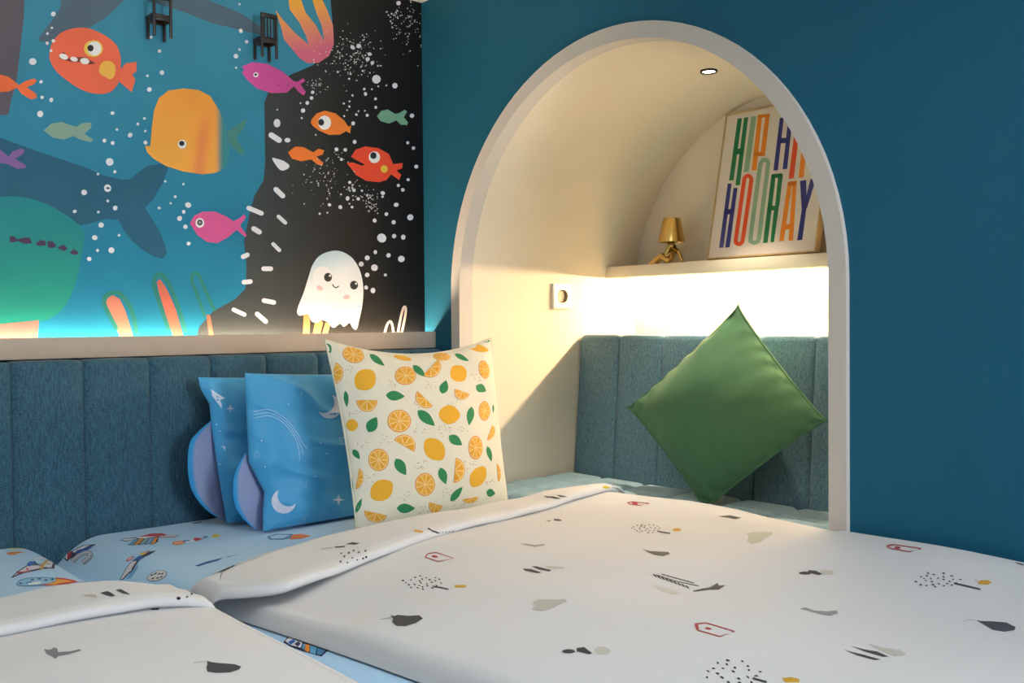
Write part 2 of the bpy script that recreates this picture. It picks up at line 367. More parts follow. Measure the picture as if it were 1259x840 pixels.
    poly(C((338, 46), (365, 130), (378, 185), (420, 235), (450, 272), (490, 297), (540, 295), (590, 262), (612, 205), (608, 120), (580, 45), (553, -10), (508, -10), (530, 60), (555, 120), (568, 195), (525, 115), (480, 60), (455, -10), (398, -10), (405, 45), (450, 105), (480, 165), (495, 210), (430, 155), (375, 95)), coral, False, 3, .012)
    # fish
    W, DK = '#e9e6e4', '#23252a'
    poly(A((553, 340), (590, 297), (641, 290), (640, 335), (620, 350), (635, 375), (617, 432), (560, 385)), '#e2694c', False, 3)
    poly(A((232, 250), (245, 200), (285, 155), (350, 132), (420, 135), (490, 165), (540, 205), (562, 250), (567, 300), (560, 370), (545, 405), (510, 435), (450, 440), (380, 420), (310, 375), (260, 330), (235, 285)), '#e3664a', True, 4)
    poly(A((465, 325), (480, 292), (515, 287), (540, 310), (538, 350), (520, 372), (495, 362), (470, 345)), '#eab04d', True, 5)
    ell(A, 438, 228, 45, 40, '#e3c152', 0, 5); ell(A, 442, 228, 33, 34, W, 0, 6); ell(A, 424, 226, 15, 16, DK, 0, 7)
    poly(A((275, 260), (300, 244), (325, 275), (370, 268), (400, 268), (449, 298), (420, 303), (375, 292), (330, 290), (280, 275)), '#73372f', False, 5)
    for t in ((298, 266, 22, 13, 20), (347, 278, 18, 11, 15), (397, 287, 22, 15, 10)): ell(A, *t[:4], W, t[4], 6)
    def yel(p):
        x = p[:, 0]*K; y = p[:, 1]*K
        c = lerp('#e2953a', '#e6a041', (y-420)/300)
        s_ = (np.exp(-((x-945+.12*(y-700))/34)**2)*sstep(470, 680, y)*.5)[:, None]; c = c*(1-s_)+lin('#c9624f')*s_
        t = sstep(1005, 1045, x)[:, None]; return c*(1-t)+lin('#337f86')*t
    poly(A((1060, 625), (1110, 585), (1160, 553), (1146, 600), (1105, 650), (1146, 710), (1135, 732), (1080, 680)), '#417d78', False, 3)
    poly(A((680, 685), (705, 685), (712, 600), (722, 520), (745, 460), (790, 425), (860, 415), (930, 422), (985, 450), (1020, 505), (1050, 560), (1070, 640), (1075, 720), (1065, 775), (1040, 800), (1005, 812), (950, 818), (860, 805), (780, 780), (720, 745), (690, 715)), yel, False, 4, .006)
    ell(A, 854, 677, 20, 22, W, 0, 5); ell(A, 852, 673, 13, 12, DK, 0, 6)
    poly(A((205, 612), (240, 580), (290, 572), (340, 590), (360, 595), (385, 578), (428, 575), (428, 600), (395, 628), (438, 655), (425, 667), (375, 655), (345, 638), (300, 655), (245, 645)), '#7d9c8e', False, 3)
    poly(A((-60, 690), (0, 700), (40, 735), (60, 710), (100, 697), (115, 705), (105, 725), (70, 745), (120, 775), (118, 790), (80, 792), (35, 770), (0, 765), (-60, 775)), '#7c5a96', False, 3)
    poly(A((-60, 360), (0, 350), (40, 360), (90, 400), (120, 380), (160, 368), (173, 378), (160, 395), (125, 410), (170, 440), (172, 460), (145, 467), (100, 440), (80, 412), (40, 430), (0, 432), (-60, 420)), '#e0693a', False, 3)
    mag = lambda p: lerp('#c9509c', '#b8478c', (p[:, 0]-300)/60)
    poly(C((180, 312), (230, 292), (300, 300), (370, 335), (420, 378), (440, 385), (468, 367), (478, 380), (455, 395), (480, 432), (470, 448), (445, 430), (425, 405), (390, 435), (320, 437), (250, 415), (205, 375), (180, 340), (192, 328)), mag, False, 4)
    ell(C, 246, 351, 12, 12, W, 0, 5); ell(C, 245, 350, 6, 6, DK, 0, 6); ell(C, 351, 401, 4, 4, '#6b2f60', 0, 5); ell(C, 397, 399, 4, 4, '#6b2f60', 0, 5)
    poly(C((508, 560), (530, 533), (570, 519), (620, 532), (660, 565), (680, 595), (693, 588), (688, 626), (670, 615), (640, 632), (590, 633), (540, 612), (512, 590), (503, 575)), '#e57a2c', False, 4)
    ell(C, 568, 576, 31, 34, W, 0, 5); ell(C, 552, 574, 14, 16, DK, 0, 6)
    poly(C((397, 715), (430, 688), (470, 690), (515, 715), (540, 698), (567, 705), (560, 725), (530, 735), (563, 765), (558, 777), (535, 772), (505, 748), (460, 757), (415, 745)), '#e0732a', False, 4)
    poly(np.vstack([C((692, 735), (715, 702), (760, 687), (820, 695), (870, 722), (890, 770), (935, 765), (932, 790), (905, 800), (928, 820)), D((918, 82), (880, 55), (858, 82), (825, 92), (765, 86), (715, 58), (688, 20)), C((672, 765), (700, 762), (745, 778), (757, 772), (715, 750))]), '#e0492c', False, 4)
    ell(C, 802, 738, 27, 28, W, 0, 5); ell(C, 797, 730, 15, 16, DK, 0, 6); ell(C, 848, 793, 17, 18, '#e8b93c', 0, 5)
    poly(C((814, 545), (835, 520), (865, 514), (900, 535), (920, 530), (945, 514), (955, 525), (940, 550), (960, 575), (955, 587), (925, 585), (905, 565), (870, 580), (830, 568)), '#6f9f86', False, 4)
    poly(B((890, 285), (910, 250), (950, 230), (1010, 230), (1060, 252), (1095, 275), (1120, 262), (1145, 243), (1153, 258), (1125, 295), (1157, 340), (1150, 350), (1110, 315), (1070, 350), (1020, 378), (970, 372), (925, 340)), '#cc5590', False, 4)
    ell(B, 937, 283, 21, 23, W, 0, 5); ell(B, 937, 281, 13, 14, DK, 0, 6); ell(B, 937, 281, 7, 7, '#8a8a92', 0, 7)
    # jellyfish
    jel = lambda p: lerp('#a9c6d0', '#e6e4e4', (p[:, 1]-312+.5*(p[:, 0]-380))/50)
    for t in ([(470, 705), (495, 705), (500, 750), (497, 830), (466, 830)], [(525, 740), (550, 740), (562, 750), (540, 830), (508, 830)], [(572, 750), (595, 760), (575, 830), (550, 830)]): poly(D(*t), '#e58a55', False, 4)
    poly(D((440, 690), (470, 610), (495, 530), (512, 480), (545, 437), (600, 415), (650, 418), (700, 450), (735, 510), (750, 590), (745, 670), (730, 740), (718, 782), (700, 775), (685, 752), (660, 770), (640, 756), (610, 775), (580, 748), (555, 740), (530, 752), (505, 742), (490, 712), (450, 718)), jel, True, 5, .012)
    ell(D, 558, 537, 46, 52, '#e8e6e8', 10, 6); ell(D, 688, 575, 50, 50, '#e8e6e8', 0, 6)
    for x, y in ((584, 538), (706, 575)): ell(D, x, y, 19, 21, DK, 0, 7); ell(D, x+9, y-7, 5, 5, W, 0, 8)
    ell(D, 545, 588, 15, 11, '#e3b5b8', 30, 7); ell(D, 671, 631, 16, 11, '#e3b5b8', -10, 7)
    stroke(D, [(605, 573), (612, 582), (622, 587), (633, 580)], 5, DK, 8)
    for pts in ([(850, 800), (862, 760), (876, 745), (885, 760), (892, 800)], [(912, 800), (925, 730), (938, 682), (948, 680), (947, 715), (930, 800)]): stroke(D, pts, 11, '#b9aaa2', 4)
    # dashes and bubbles
    BW = '#d6d6dc'
    for c, a, b, r in ((C, (318, 634), (355, 658), 13), (D, (340, 126), (372, 156), 12), (D, (212, 213), (272, 238), 11), (D, (352, 253), (384, 282), 9), (D, (236, 310), (262, 326), 12), (D, (327, 382), (356, 411), 9), (D, (186, 442), (206, 433), 11),
                       (D, (282, 498), (316, 498), 11), (D, (190, 561), (220, 558), 11), (D, (284, 647), (330, 656), 11), (D, (142, 690), (192, 713), 10), (D, (252, 710), (292, 745), 11)):
        m_ = ((a[0]+b[0])/2, (a[1]+b[1])/2); stroke(c, [a, m_, b], 2*r, BW, 5)
    poly(C((322, 742), (345, 745), (375, 755), (402, 775), (395, 792), (365, 800), (340, 775)), BW, True, 5); ell(C, 345, 578, 16, 20, BW); ell(C, 394, 658, 14, 11, BW)
    for cr, lst in ((A, [(250, 66, 12), (243, 131, 6), (222, 158, 7), (250, 192, 9), (221, 203, 8), (239, 238, 7), (153, 289, 17), (192, 384, 8), (197, 457, 9), (240, 469, 10), (188, 535, 15), (708, 175, 8), (748, 240, 8), (759, 341, 11), (691, 356, 6), (700, 420, 11), (527, 531, 9), (548, 608, 7), (489, 660, 10), (528, 671, 9), (610, 634, 11), (646, 582, 7), (677, 556, 6), (681, 615, 6), (682, 669, 9), (514, 760, 19), (538, 806, 8), (459, 817, 7), (1123, 20, 6), (1129, 145, 10), (1156, 196, 8), (1123, 233, 6), (1106, 264, 11), (1107, 318, 6)]),
                    (B, [(394, 140, 14), (504, 120, 19), (505, 180, 7), (540, 213, 11), (350, 229, 9), (461, 232, 6), (474, 293, 13), (444, 352, 13), (558, 341, 7), (522, 411, 16), (457, 412, 8), (418, 452, 10), (775, 88, 6), (860, 101, 6), (821, 160, 7), (800, 191, 6), (746, 213, 7), (882, 199, 13), (861, 231, 9), (842, 262, 11), (869, 301, 11), (884, 380, 9)]),
                    (C, [(915, 15, 11), (728, 216, 10), (699, 222, 9), (779, 254, 9), (770, 278, 11), (792, 295, 8), (818, 309, 4), (830, 309, 4), (811, 372, 22), (898, 402, 12), (858, 401, 4), (820, 405, 4), (790, 419, 4), (754, 418, 6), (760, 441, 8), (699, 448, 5), (685, 476, 5), (658, 486, 5), (684, 500, 5), (674, 517, 4), (727, 522, 4), (757, 520, 4), (717, 538, 6), (768, 541, 8), (807, 464, 7), (808, 504, 7), (978, 543, 10), (702, 579, 9), (660, 545, 5), (512, 433, 9), (507, 460, 9), (487, 483, 9), (467, 519, 10), (461, 554, 5), (455, 484, 4), (346, 515, 4), (527, 633, 4), (709, 666, 9), (624, 701, 9), (665, 703, 8), (647, 748, 7), (958, 670, 8), (985, 695, 9), (998, 782, 9), (747, 333, 5), (690, 347, 5), (683, 370, 5), (630, 338, 5)]),
                    (D, [(686, 93, 8), (706, 129, 9), (676, 168, 10), (645, 149, 5), (726, 170, 8), (743, 132, 5), (768, 154, 6), (591, 198, 8), (642, 209, 9), (697, 209, 7), (545, 240, 5), (581, 235, 5), (841, 143, 10), (840, 160, 6), (904, 198, 11), (935, 128, 9), (914, 107, 8), (960, 80, 8), (970, 257, 16), (858, 242, 9), (803, 272, 10), (892, 280, 11), (836, 354, 21), (894, 345, 10), (937, 350, 11), (806, 420, 9), (768, 447, 11), (868, 435, 10), (928, 452, 16), (740, 476, 13), (802, 493, 17), (768, 527, 10), (853, 527, 8), (763, 586, 10), (795, 600, 12)])):
        for x, y, r in lst: ell(cr, x, y, r*random.uniform(.9, 1.15), r*random.uniform(.9, 1.1), BW, random.uniform(0, 180), 6, 9)
    ell(B, 506, 120, 9, 5, '#20435a', 10, 7)
    for cr, cx, cy, sx, sy, n_, r0, r1 in ((C, 690, 260, 70, 55, 190, 1.5, 4), (C, 535, 400, 25, 20, 26, 1.5, 3.5), (C, 960, 120, 45, 75, 90, 1.2, 3.5), (C, 890, 90, 14, 20, 14, 2, 5), (D, 570, 90, 75, 60, 60, 1.2, 4), (D, 790, 185, 16, 26, 50, 1.5, 3.5), (D, 725, 130, 35, 25, 16, 2, 5), (C, 590, 745, 40, 25, 16, 1.5, 3.5), (C, 560, 800, 50, 25, 16, 1.5, 4)):
        for _ in range(n_):
            x, y = random.gauss(cx, sx), random.gauss(cy, sy)
            if cr is C and x > 1022 or cr is D and x > 1025: continue
            r = random.uniform(r0, r1); ell(cr, x, y, r, r*random.uniform(.7, 1.2), '#c9c8c8', 0, 6, 6)
    o = pr.build('mural', M['mural'])
    tag(o, 'underwater mural with fish, bubbles and a smiling jellyfish above the long headboard', 'mural')
mural()

# ------------------------------------------------------------------ LED strips, downlight, socket, shelf
o = box('led_strip', (XL+.05, 2.2285, ZC-.058), (XW-.004, 2.2385, ZC-.053), M['led_mural'], bevel=0)
tag(o, 'warm light strip hidden behind the ledge, glowing along the foot of the mural', 'light strip')
o = box('led_strip', (2.292, YJ2+.01, ZC+.126), (2.302, YJ-.01, ZC+.1328), M['led_niche'], bevel=0)
tag(o, 'warm light strip fixed to the underside of the niche shelf', 'light strip')
o = box('shelf', (2.19, YJ2+.001, ZC+.133), (XB, YJ-.001, ZC+.167), M['cream'], bevel=.0015)
tag(o, 'cream floating shelf across the niche carrying the gold lamp and the framed poster', 'shelf')
def disc(name, c, r, mtl, parent, zt=.0, n=28):
    V = [(c[0], c[1], c[2])]+[(c[0]+r*math.cos(t), c[1]+r*math.sin(t), c[2]) for t in np.linspace(0, 2*np.pi, n, endpoint=False)]
    return obj(name, V, [(0, 1+(i+1) % n, 1+i) for i in range(n)], mtl, parent)
def lathe(prof, c, n=28, axis=2):
    V = []; a = np.linspace(0, 2*np.pi, n, endpoint=False)
    for r, h in prof:
        for t in a:
            p = [r*math.cos(t), r*math.sin(t), h]
            if axis == 1: p = [r*math.cos(t), h, r*math.sin(t)]
            V.append((c[0]+p[0], c[1]+p[1], c[2]+p[2]))
    F = []
    for j in range(len(prof)-1):
        for i in range(n): F.append((j*n+i, j*n+(i+1) % n, (j+1)*n+(i+1) % n, (j+1)*n+i))
    return V, F
dl = empty('downlight', (1.991, 1.5195, AZ+RI), 'small recessed downlight with dark ring in the top of the niche vault', 'light')
V, Fc = lathe([(.0165, .004), (.0165, -.005), (.021, -.006), (.0215, -.002), (.0215, .004)], (1.991, 1.5195, AZ+RI))
obj('ring', V, Fc, M['bronze'], dl); disc('diffuser', (1.991, 1.5195, AZ+RI-.003), .0166, M['bulb'], dl)
# socket on the left side wall of the niche
sx, sz = 2.0, ZC+.0755
so = empty('socket', (sx, YJ, sz), 'white square wall socket with round recess on the niche side wall', 'socket')
bm = bmesh.new(); h = .0365; n = 24; yf = YJ-.0105
sq = []
for i in range(n):
    t = 2*math.pi*i/n; k_ = h/max(abs(math.cos(t)), abs(math.sin(t))); sq.append((k_*math.cos(t), k_*math.sin(t)))
# square corner points exact
ring = [[bm.verts.new((sx+p[0], yf, sz+p[1])) for p in sq], [bm.verts.new((sx+.0195*math.cos(2*math.pi*i/n), yf, sz+.0195*math.sin(2*math.pi*i/n))) for i in range(n)],
        [bm.verts.new((sx+p[0], YJ, sz+p[1])) for p in sq]]
for i in range(n):
    j = (i+1) % n
    bm.faces.new((ring[0][i], ring[0][j], ring[1][j], ring[1][i])); bm.faces.new((ring[0][j], ring[0][i], ring[2][i], ring[2][j]))
from_bm('plate', bm, M['white_plastic'], so, smooth=False)
V, Fc = lathe([(.0195, YJ-.0105-YJ), (.0185, .004), (.0001, .004)], (sx, YJ-.001, sz), 24, 1); obj('recess', V, Fc, M['grey_plastic'], so)
for d in (-.0095, .0095):
    V, Fc = lathe([(.003, -.0015), (.003, .004), (.0001, .004)], (sx+d, YJ, sz), 10, 1)
    V, Fc = lathe([(.0028, .0), (.0001, .0)], (sx+d, YJ+.002, sz), 10, 1); obj('pin_hole', V, Fc, M['dark'], so)
for d in (-1, 1): box('earth_clip', (sx-.003, YJ-.007, sz+d*.0175-.0018), (sx+.003, YJ+.003, sz+d*.0175+.0018), M['bronze'], so, .0005)

# ------------------------------------------------------------------ headboards
def headboard(name, label, along, front, tops, seams, zb, lean, depth, mtl, part_group=None):
    """along=0: runs in x facing -y (mural); along=1: runs in y facing -x (niche)"""
    mid = (seams[0]+seams[-1])/2
    base = (mid, front+.02, zb) if along == 0 else (front+.02, mid, zb)
    root = empty(name, base, label, 'headboard')
    for a, b in zip(seams[:-1], seams[1:]):
        lo, hi = min(a, b), max(a, b); wd = hi-lo; ns = 15
        ss = lo+wd*(.5-.5*np.cos(np.linspace(0, np.pi, ns)))
        prof = []                                    # (height, inward depth)
        r = .016
        for z in np.linspace(zb, tops-r, 9): prof.append((z, 0))
        for t in np.linspace(0, np.pi/2, 8)[1:]: prof.append((tops-r+r*math.sin(t), r-r*math.cos(t)))
        prof.append((tops, depth))
        prof.append((zb, depth))
        V = []
        for s in ss:
            e = min(s-lo, hi-s); g = .007*max(0, 1-e/.014)**2+.0015*(2*(s-lo)/wd-1)**2
            for (z, d) in prof:
                dd = d+(g if d < depth-.001 else 0)-(lean*(tops-z)/(tops-zb) if d < depth-.001 else 0)
                zz = z-(g*.6 if z > tops-r else 0)
                V.append((s, front+dd, zz) if along == 0 else (front+dd, s, zz))
        nv = len(prof); F = grid_faces(ns, nv, along == 1)
        F += [tuple(range(nv))[::1 if along == 1 else -1][::-1] if False else tuple(range(nv)), tuple(range((ns-1)*nv, ns*nv))[::-1]]
        bm = bmesh.new(); vv = [bm.verts.new(v) for v in V]
        for f in F: bm.faces.new([vv[i] for i in f])
        from_bm('panel', bm, mtl, root, auto=60)
    return root
seams = [.5324+.1407*k for k in range(-7, 8)]; seams = [x for x in seams if x < 1.56]+[1.625]
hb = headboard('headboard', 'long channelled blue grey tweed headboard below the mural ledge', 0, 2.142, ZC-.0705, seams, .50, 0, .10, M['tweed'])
seams2 = [YJ-.002-.158*k for k in range(0, 7)]+[YJ2+.002]
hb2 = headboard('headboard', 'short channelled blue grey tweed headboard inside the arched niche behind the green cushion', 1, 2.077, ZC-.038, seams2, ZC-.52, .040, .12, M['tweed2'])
box('backing', (2.197, YJ2+.002, ZC-.52), (XB-.001, YJ-.002, ZC-.05), M['cream'], hb2, .003)

# ------------------------------------------------------------------ beds
def mattress(name, x0, x1, rl, rr, label, y0=.14, y1=2.138, prints=None, base_name='bed_base'):
    zt = ZC-.445; root = empty(name, ((x0+x1)/2, 1.1, .5), label, 'mattress')
    nz = Sines(6, 6, 14, int(abs(x0)*100)+3)
    def top(x, y):
        z = zt+.0008*nz(x, y)+0*x
        for e, r in ((x-x0, rl), (x1-x, rr), (y-y0, .05)):
            t = np.clip(1-e/r, 0, 1); z = z-.052*t**2.2
        return z
    S = Surf(lambda u, v: np.stack([u, v, top(u, v)], -1), (x0, x1), (y0, y1), n=120)
    S.sign = 1
    pr = Print()
    us = np.concatenate([[x0+rl*t for t in np.linspace(0, 1, 14)], np.linspace(x0+rl, x1-rr, 34)[1:-1], [x1-rr*t for t in np.linspace(1, 0, 10)]])
    vs_ = np.concatenate([[y0+.05*t for t in np.linspace(0, 1, 6)], np.linspace(y0+.05, y1, 60)[1:]])
    pr.grid(S, us, vs_, '#b0d6f4')
    # sides
    ring_ = [(x, y0) for x in us]+[(x1, y) for y in vs_[1:]]+[(x, y1) for x in us[::-1][1:]]+[(x0, y) for y in vs_[::-1][1:-1]]
    ra = np.array(ring_); zt_ = top(ra[:, 0], ra[:, 1]); m = len(ra)
    V = np.vstack([np.column_stack([ra, zt_]), np.column_stack([ra, np.full(m, .501)])])
    c = V[:, :2]-np.array([(x0+x1)/2, 1.1]); nn = np.column_stack([np.where(abs(c[:, 0]) > (x1-x0)/2-1e-4, np.sign(c[:, 0]), 0), np.where(abs(c[:, 1]) > .998, np.sign(c[:, 1]), 0), np.zeros(2*m)]); nn[np.linalg.norm(nn, axis=1) < .5] = (0, 0, 1)
    nn /= np.linalg.norm(nn, axis=1)[:, None]
    pr.add(V, [(i, m+i, m+(i+1) % m, (i+1) % m) for i in range(m)], lin('#b0d6f4'), nn)
    if prints: prints(pr, S)
    pr.build('fitted_sheet', M['cloth'], root)
    return root, top
def bed_base(x0, x1, label):
    r = empty('bed_base', ((x0+x1)/2, 1.1, 0), label, 'bed')
    box('plinth', (x0+.03, .22, 0), (x1-.01, 2.12, .08), M['wood_base'], r); box('box_panel', (x0+.004, .15, .08), (x1-.004, 2.138, .5), M['wood_base'], r, .004)
    return r
OUT = '#2d2f4a'
Q1 = crop(0, 640, 6.295); Q2 = crop(140, 630, 7.869); Q3 = crop(220, 640, 3.934)
def prints_left(pr, S):
    p = lambda c, pts, col, l=1: pr.poly(S, c(*pts), col, l, .02)
    p(Q1, [(75, 216), (205, 214), (215, 226), (95, 228)], '#e0d13c'); p(Q1, [(50, 250), (215, 246), (105, 270), (60, 266)], '#dd8b3f')
    p(Q1, [(80, 450), (135, 395), (215, 345), (320, 345), (460, 325), (550, 350), (420, 375), (300, 385), (180, 410), (110, 440)], OUT); p(Q1, [(105, 435), (145, 398), (220, 352), (320, 352), (440, 335), (500, 346), (400, 362), (290, 377), (170, 403)], '#d9d6e0', 2)
    p(Q1, [(140, 402), (260, 396), (210, 406), (130, 418)], '#b0405a', 3); p(Q1, [(205, 345), (230, 322), (265, 318), (280, 335), (235, 358), (212, 357)], '#2f6db8', 3)
    p(Q1, [(265, 318), (285, 340), (360, 338), (275, 346)], OUT, 4); p(Q1, [(200, 378), (215, 372), (225, 388), (208, 392)], '#d25a86', 4)
    p(Q1, [(378, 300), (500, 305), (520, 322), (430, 326), (385, 318)], OUT); p(Q1, [(386, 303), (495, 309), (505, 319), (430, 321), (392, 314)], '#dfe2ec', 2); p(Q1, [(300, 378), (440, 340), (470, 350), (330, 384)], '#c9a65a', 3)
    p(Q1, [(125, 492), (150, 462), (230, 442), (340, 440), (440, 448), (445, 470), (400, 492), (310, 508), (200, 515), (135, 508)], '#3d79a8'); p(Q1, [(132, 492), (155, 467), (235, 448), (340, 446), (430, 453), (432, 468), (390, 487), (300, 502), (200, 509), (140, 503)], '#8fc3e8', 2)
    p(Q1, [(205, 492), (290, 478), (330, 484), (290, 500), (225, 502)], '#e8eef5', 3); p(Q1, [(200, 484), (250, 474), (240, 496), (210, 500)], '#2f86c4', 3)
    for x, y in ((250, 462), (305, 456), (355, 466), (405, 460), (160, 492)): pr.ell(S, *Q1((x, y))[0], 2.2, 1, '#2b4f86', 0, 3, 8)
    p(Q1, [(430, 447), (500, 452), (570, 466), (600, 480), (660, 488), (540, 494), (440, 508), (305, 508), (390, 494), (440, 470)], '#c93a38', 3); p(Q1, [(440, 460), (510, 466), (560, 480), (480, 490), (420, 504), (350, 500), (420, 482)], '#efa23a', 4)
def prints_right(pr, S):
    p = lambda c, pts, col, l=1: pr.poly(S, c(*pts), col, l, .02)
    # shuttle over the valley
    p(Q1, [(470, 282), (500, 258), (555, 240), (640, 195), (745, 186), (690, 225), (600, 268), (540, 300), (520, 318)], OUT); p(Q1, [(560, 244), (645, 200), (700, 193), (640, 222), (575, 252)], '#dcdfe9', 2)
    p(Q1, [(580, 262), (600, 232), (650, 222), (735, 192), (690, 222), (620, 255)], '#2a5fae', 3); p(Q1, [(520, 302), (525, 262), (552, 238), (556, 268), (540, 296)], '#b3344a', 3); p(Q1, [(485, 292), (500, 268), (515, 258), (512, 298)], '#7fc0c0', 3); p(Q1, [(512, 262), (522, 256), (524, 306), (514, 302)], '#e8e8ee', 4)
    for w_, c_ in ((11, OUT), (9, '#cfd3e6'), (5.5, OUT), (3.8, '#cfd3e6')):
        P = catmull(Q1((560, 322), (590, 290), (640, 258), (690, 252), (700, 275), (670, 308), (640, 328)), 18); pr.stroke(S, P, w_*.55, c_, 1+(11-w_)*.5, step=.02)
    # striped ship
    p(Q2, [(55, 270), (110, 255), (240, 240), (350, 208), (470, 204), (520, 222), (640, 222), (580, 246), (440, 246), (300, 262), (190, 268), (110, 285)], OUT); p(Q2, [(70, 270), (110, 261), (220, 252), (215, 262), (110, 279)], '#d7e0ef', 2)
    p(Q2, [(240, 242), (350, 211), (470, 207), (515, 222), (430, 236), (300, 248)], '#c33b4a', 2); p(Q2, [(430, 236), (520, 225), (630, 224), (575, 242), (450, 243)], '#d9c6d6', 2); p(Q2, [(220, 246), (300, 240), (430, 240), (300, 257), (230, 258)], '#dfe6f2', 3)
    for i, c_ in enumerate(('#5fa0c8', '#ef9a2c', '#86bfc0', '#7fb4dd', '#ef9a2c')):
        x = 130+i*55; p(Q2, [(x, 320), (x+70-6*i, 262-4*i), (x+122-9*i, 258-4*i), (x+60, 320-5*i)], OUT); p(Q2, [(x+8, 317), (x+72-6*i, 266-4*i), (x+114-9*i, 263-4*i), (x+54, 316-5*i)], c_, 2)
    p(Q2, [(415, 262), (432, 262), (425, 292), (405, 298)], OUT, 3)
    # string of planets
    pr.ell(S, *Q2((625, 298))[0], 8, 2.6, '#e58a52', -6, 1, 14); pr.ell(S, *Q2((625, 298))[0], 6, 1.7, '#efae80', -6, 2, 14)
    p(Q2, [(660, 275), (745, 268), (720, 292), (690, 298)], '#3b7fb8'); p(Q2, [(765, 262), (790, 248), (870, 258), (790, 284)], '#c33b4a', 2); p(Q2, [(680, 290), (760, 262), (860, 246), (800, 272), (720, 300)], '#dfe6f2'); pr.ell(S, *Q2((885, 243))[0], 3.4, 1.2, '#3b7fb8', -8, 2, 10)
    p(Q2, [(945, 232), (975, 212), (1035, 222), (1010, 242), (960, 246)], '#e0d13c', 2)
    # long rocket
    p(Q2, [(55, 655), (120, 540), (185, 465), (260, 420), (340, 384), (415, 370), (350, 410), (250, 465), (180, 570), (90, 655)], OUT); p(Q2, [(66, 650), (128, 540), (180, 478), (225, 474), (160, 570), (84, 650)], '#d8d3da', 2); p(Q2, [(182, 472), (250, 424), (290, 432), (235, 470)], '#2464b4', 3)
    p(Q2, [(245, 408), (300, 384), (320, 400), (270, 424)], '#e2c95a', 3); p(Q2, [(270, 396), (345, 372), (352, 382), (300, 396)], '#d98aa0', 4); p(Q2, [(115, 470), (150, 438), (205, 426), (175, 460), (130, 480)], '#d2506a', 2); p(Q2, [(130, 468), (155, 446), (185, 438), (165, 458)], '#e8d0dc', 3)
    p(Q2, [(175, 575), (230, 500), (238, 535), (205, 590), (165, 640), (115, 650)], '#6fa9d6', 1)
    # moon
    pr.ell(S, *Q2((418, 618))[0], 12.6, 6, OUT, -18, 1, 18); pr.ell(S, *Q2((418, 618))[0], 11.8, 5.4, '#dcdcde', -18, 2, 18)
    for x, y in ((370, 612), (405, 598), (440, 600), (380, 645), (425, 640), (460, 630), (470, 600)): pr.ell(S, *Q2((x, y))[0], 2.2, .8, OUT, -25, 3, 8)
    p(Q2, [(780, 520), (900, 478), (1060, 440), (1010, 470), (900, 500), (820, 525)], '#274f9a'); p(Q2, [(1050, 440), (1210, 405), (1120, 435)], '#7f9ab8')
    p(Q2, [(735, 105), (800, 100), (850, 88), (860, 96), (800, 112)], '#5a5a78')
    # comet by the blue pillow
    p(Q3, [(425, 80), (470, 66), (550, 66), (560, 84), (500, 95), (440, 94)], '#4b87b4'); p(Q3, [(440, 80), (480, 70), (540, 72), (500, 88), (450, 90)], '#a9cfec', 2); p(Q3, [(550, 70), (590, 66), (640, 76), (590, 90), (535, 94)], '#dd7a3f', 2)
    # rocket in the gap between the duvets
    p(Q3, [(505, 590), (530, 560), (600, 590), (720, 632), (690, 660), (600, 635), (540, 612)], OUT); p(Q3, [(515, 585), (535, 566), (598, 592), (590, 618), (540, 604)], '#dfe2ec', 2); p(Q3, [(530, 590), (555, 578), (565, 590), (540, 604)], '#2a5fae', 3); p(Q3, [(560, 600), (580, 588), (590, 600), (575, 614)], '#3a3550', 3)
    p(Q3, [(600, 600), (612, 598), (608, 628), (596, 622)], '#5fa0c8', 2); p(Q3, [(612, 598), (634, 605), (630, 640), (610, 632)], '#e8912c', 2); p(Q3, [(636, 607), (668, 616), (662, 650), (634, 642)], '#5fa3cf', 2); p(Q3, [(670, 618), (708, 632), (690, 652), (668, 650)], '#4d86b0', 2)
bed_base(-.45, .607, 'laminate bed platform under the left mattress'); bed_base(.609, XW-.016, 'laminate bed platform under the right mattress')
mL, topL = mattress('mattress', -.45, .606, .06, .09, 'left mattress in pale blue rocket print sheet beside the right one', prints=prints_left)
mR, topR = mattress('mattress', .610, XW-.014, .10, .02, 'right mattress in pale blue rocket print sheet under the upright pillows', prints=prints_right)
mR.location.z = .5

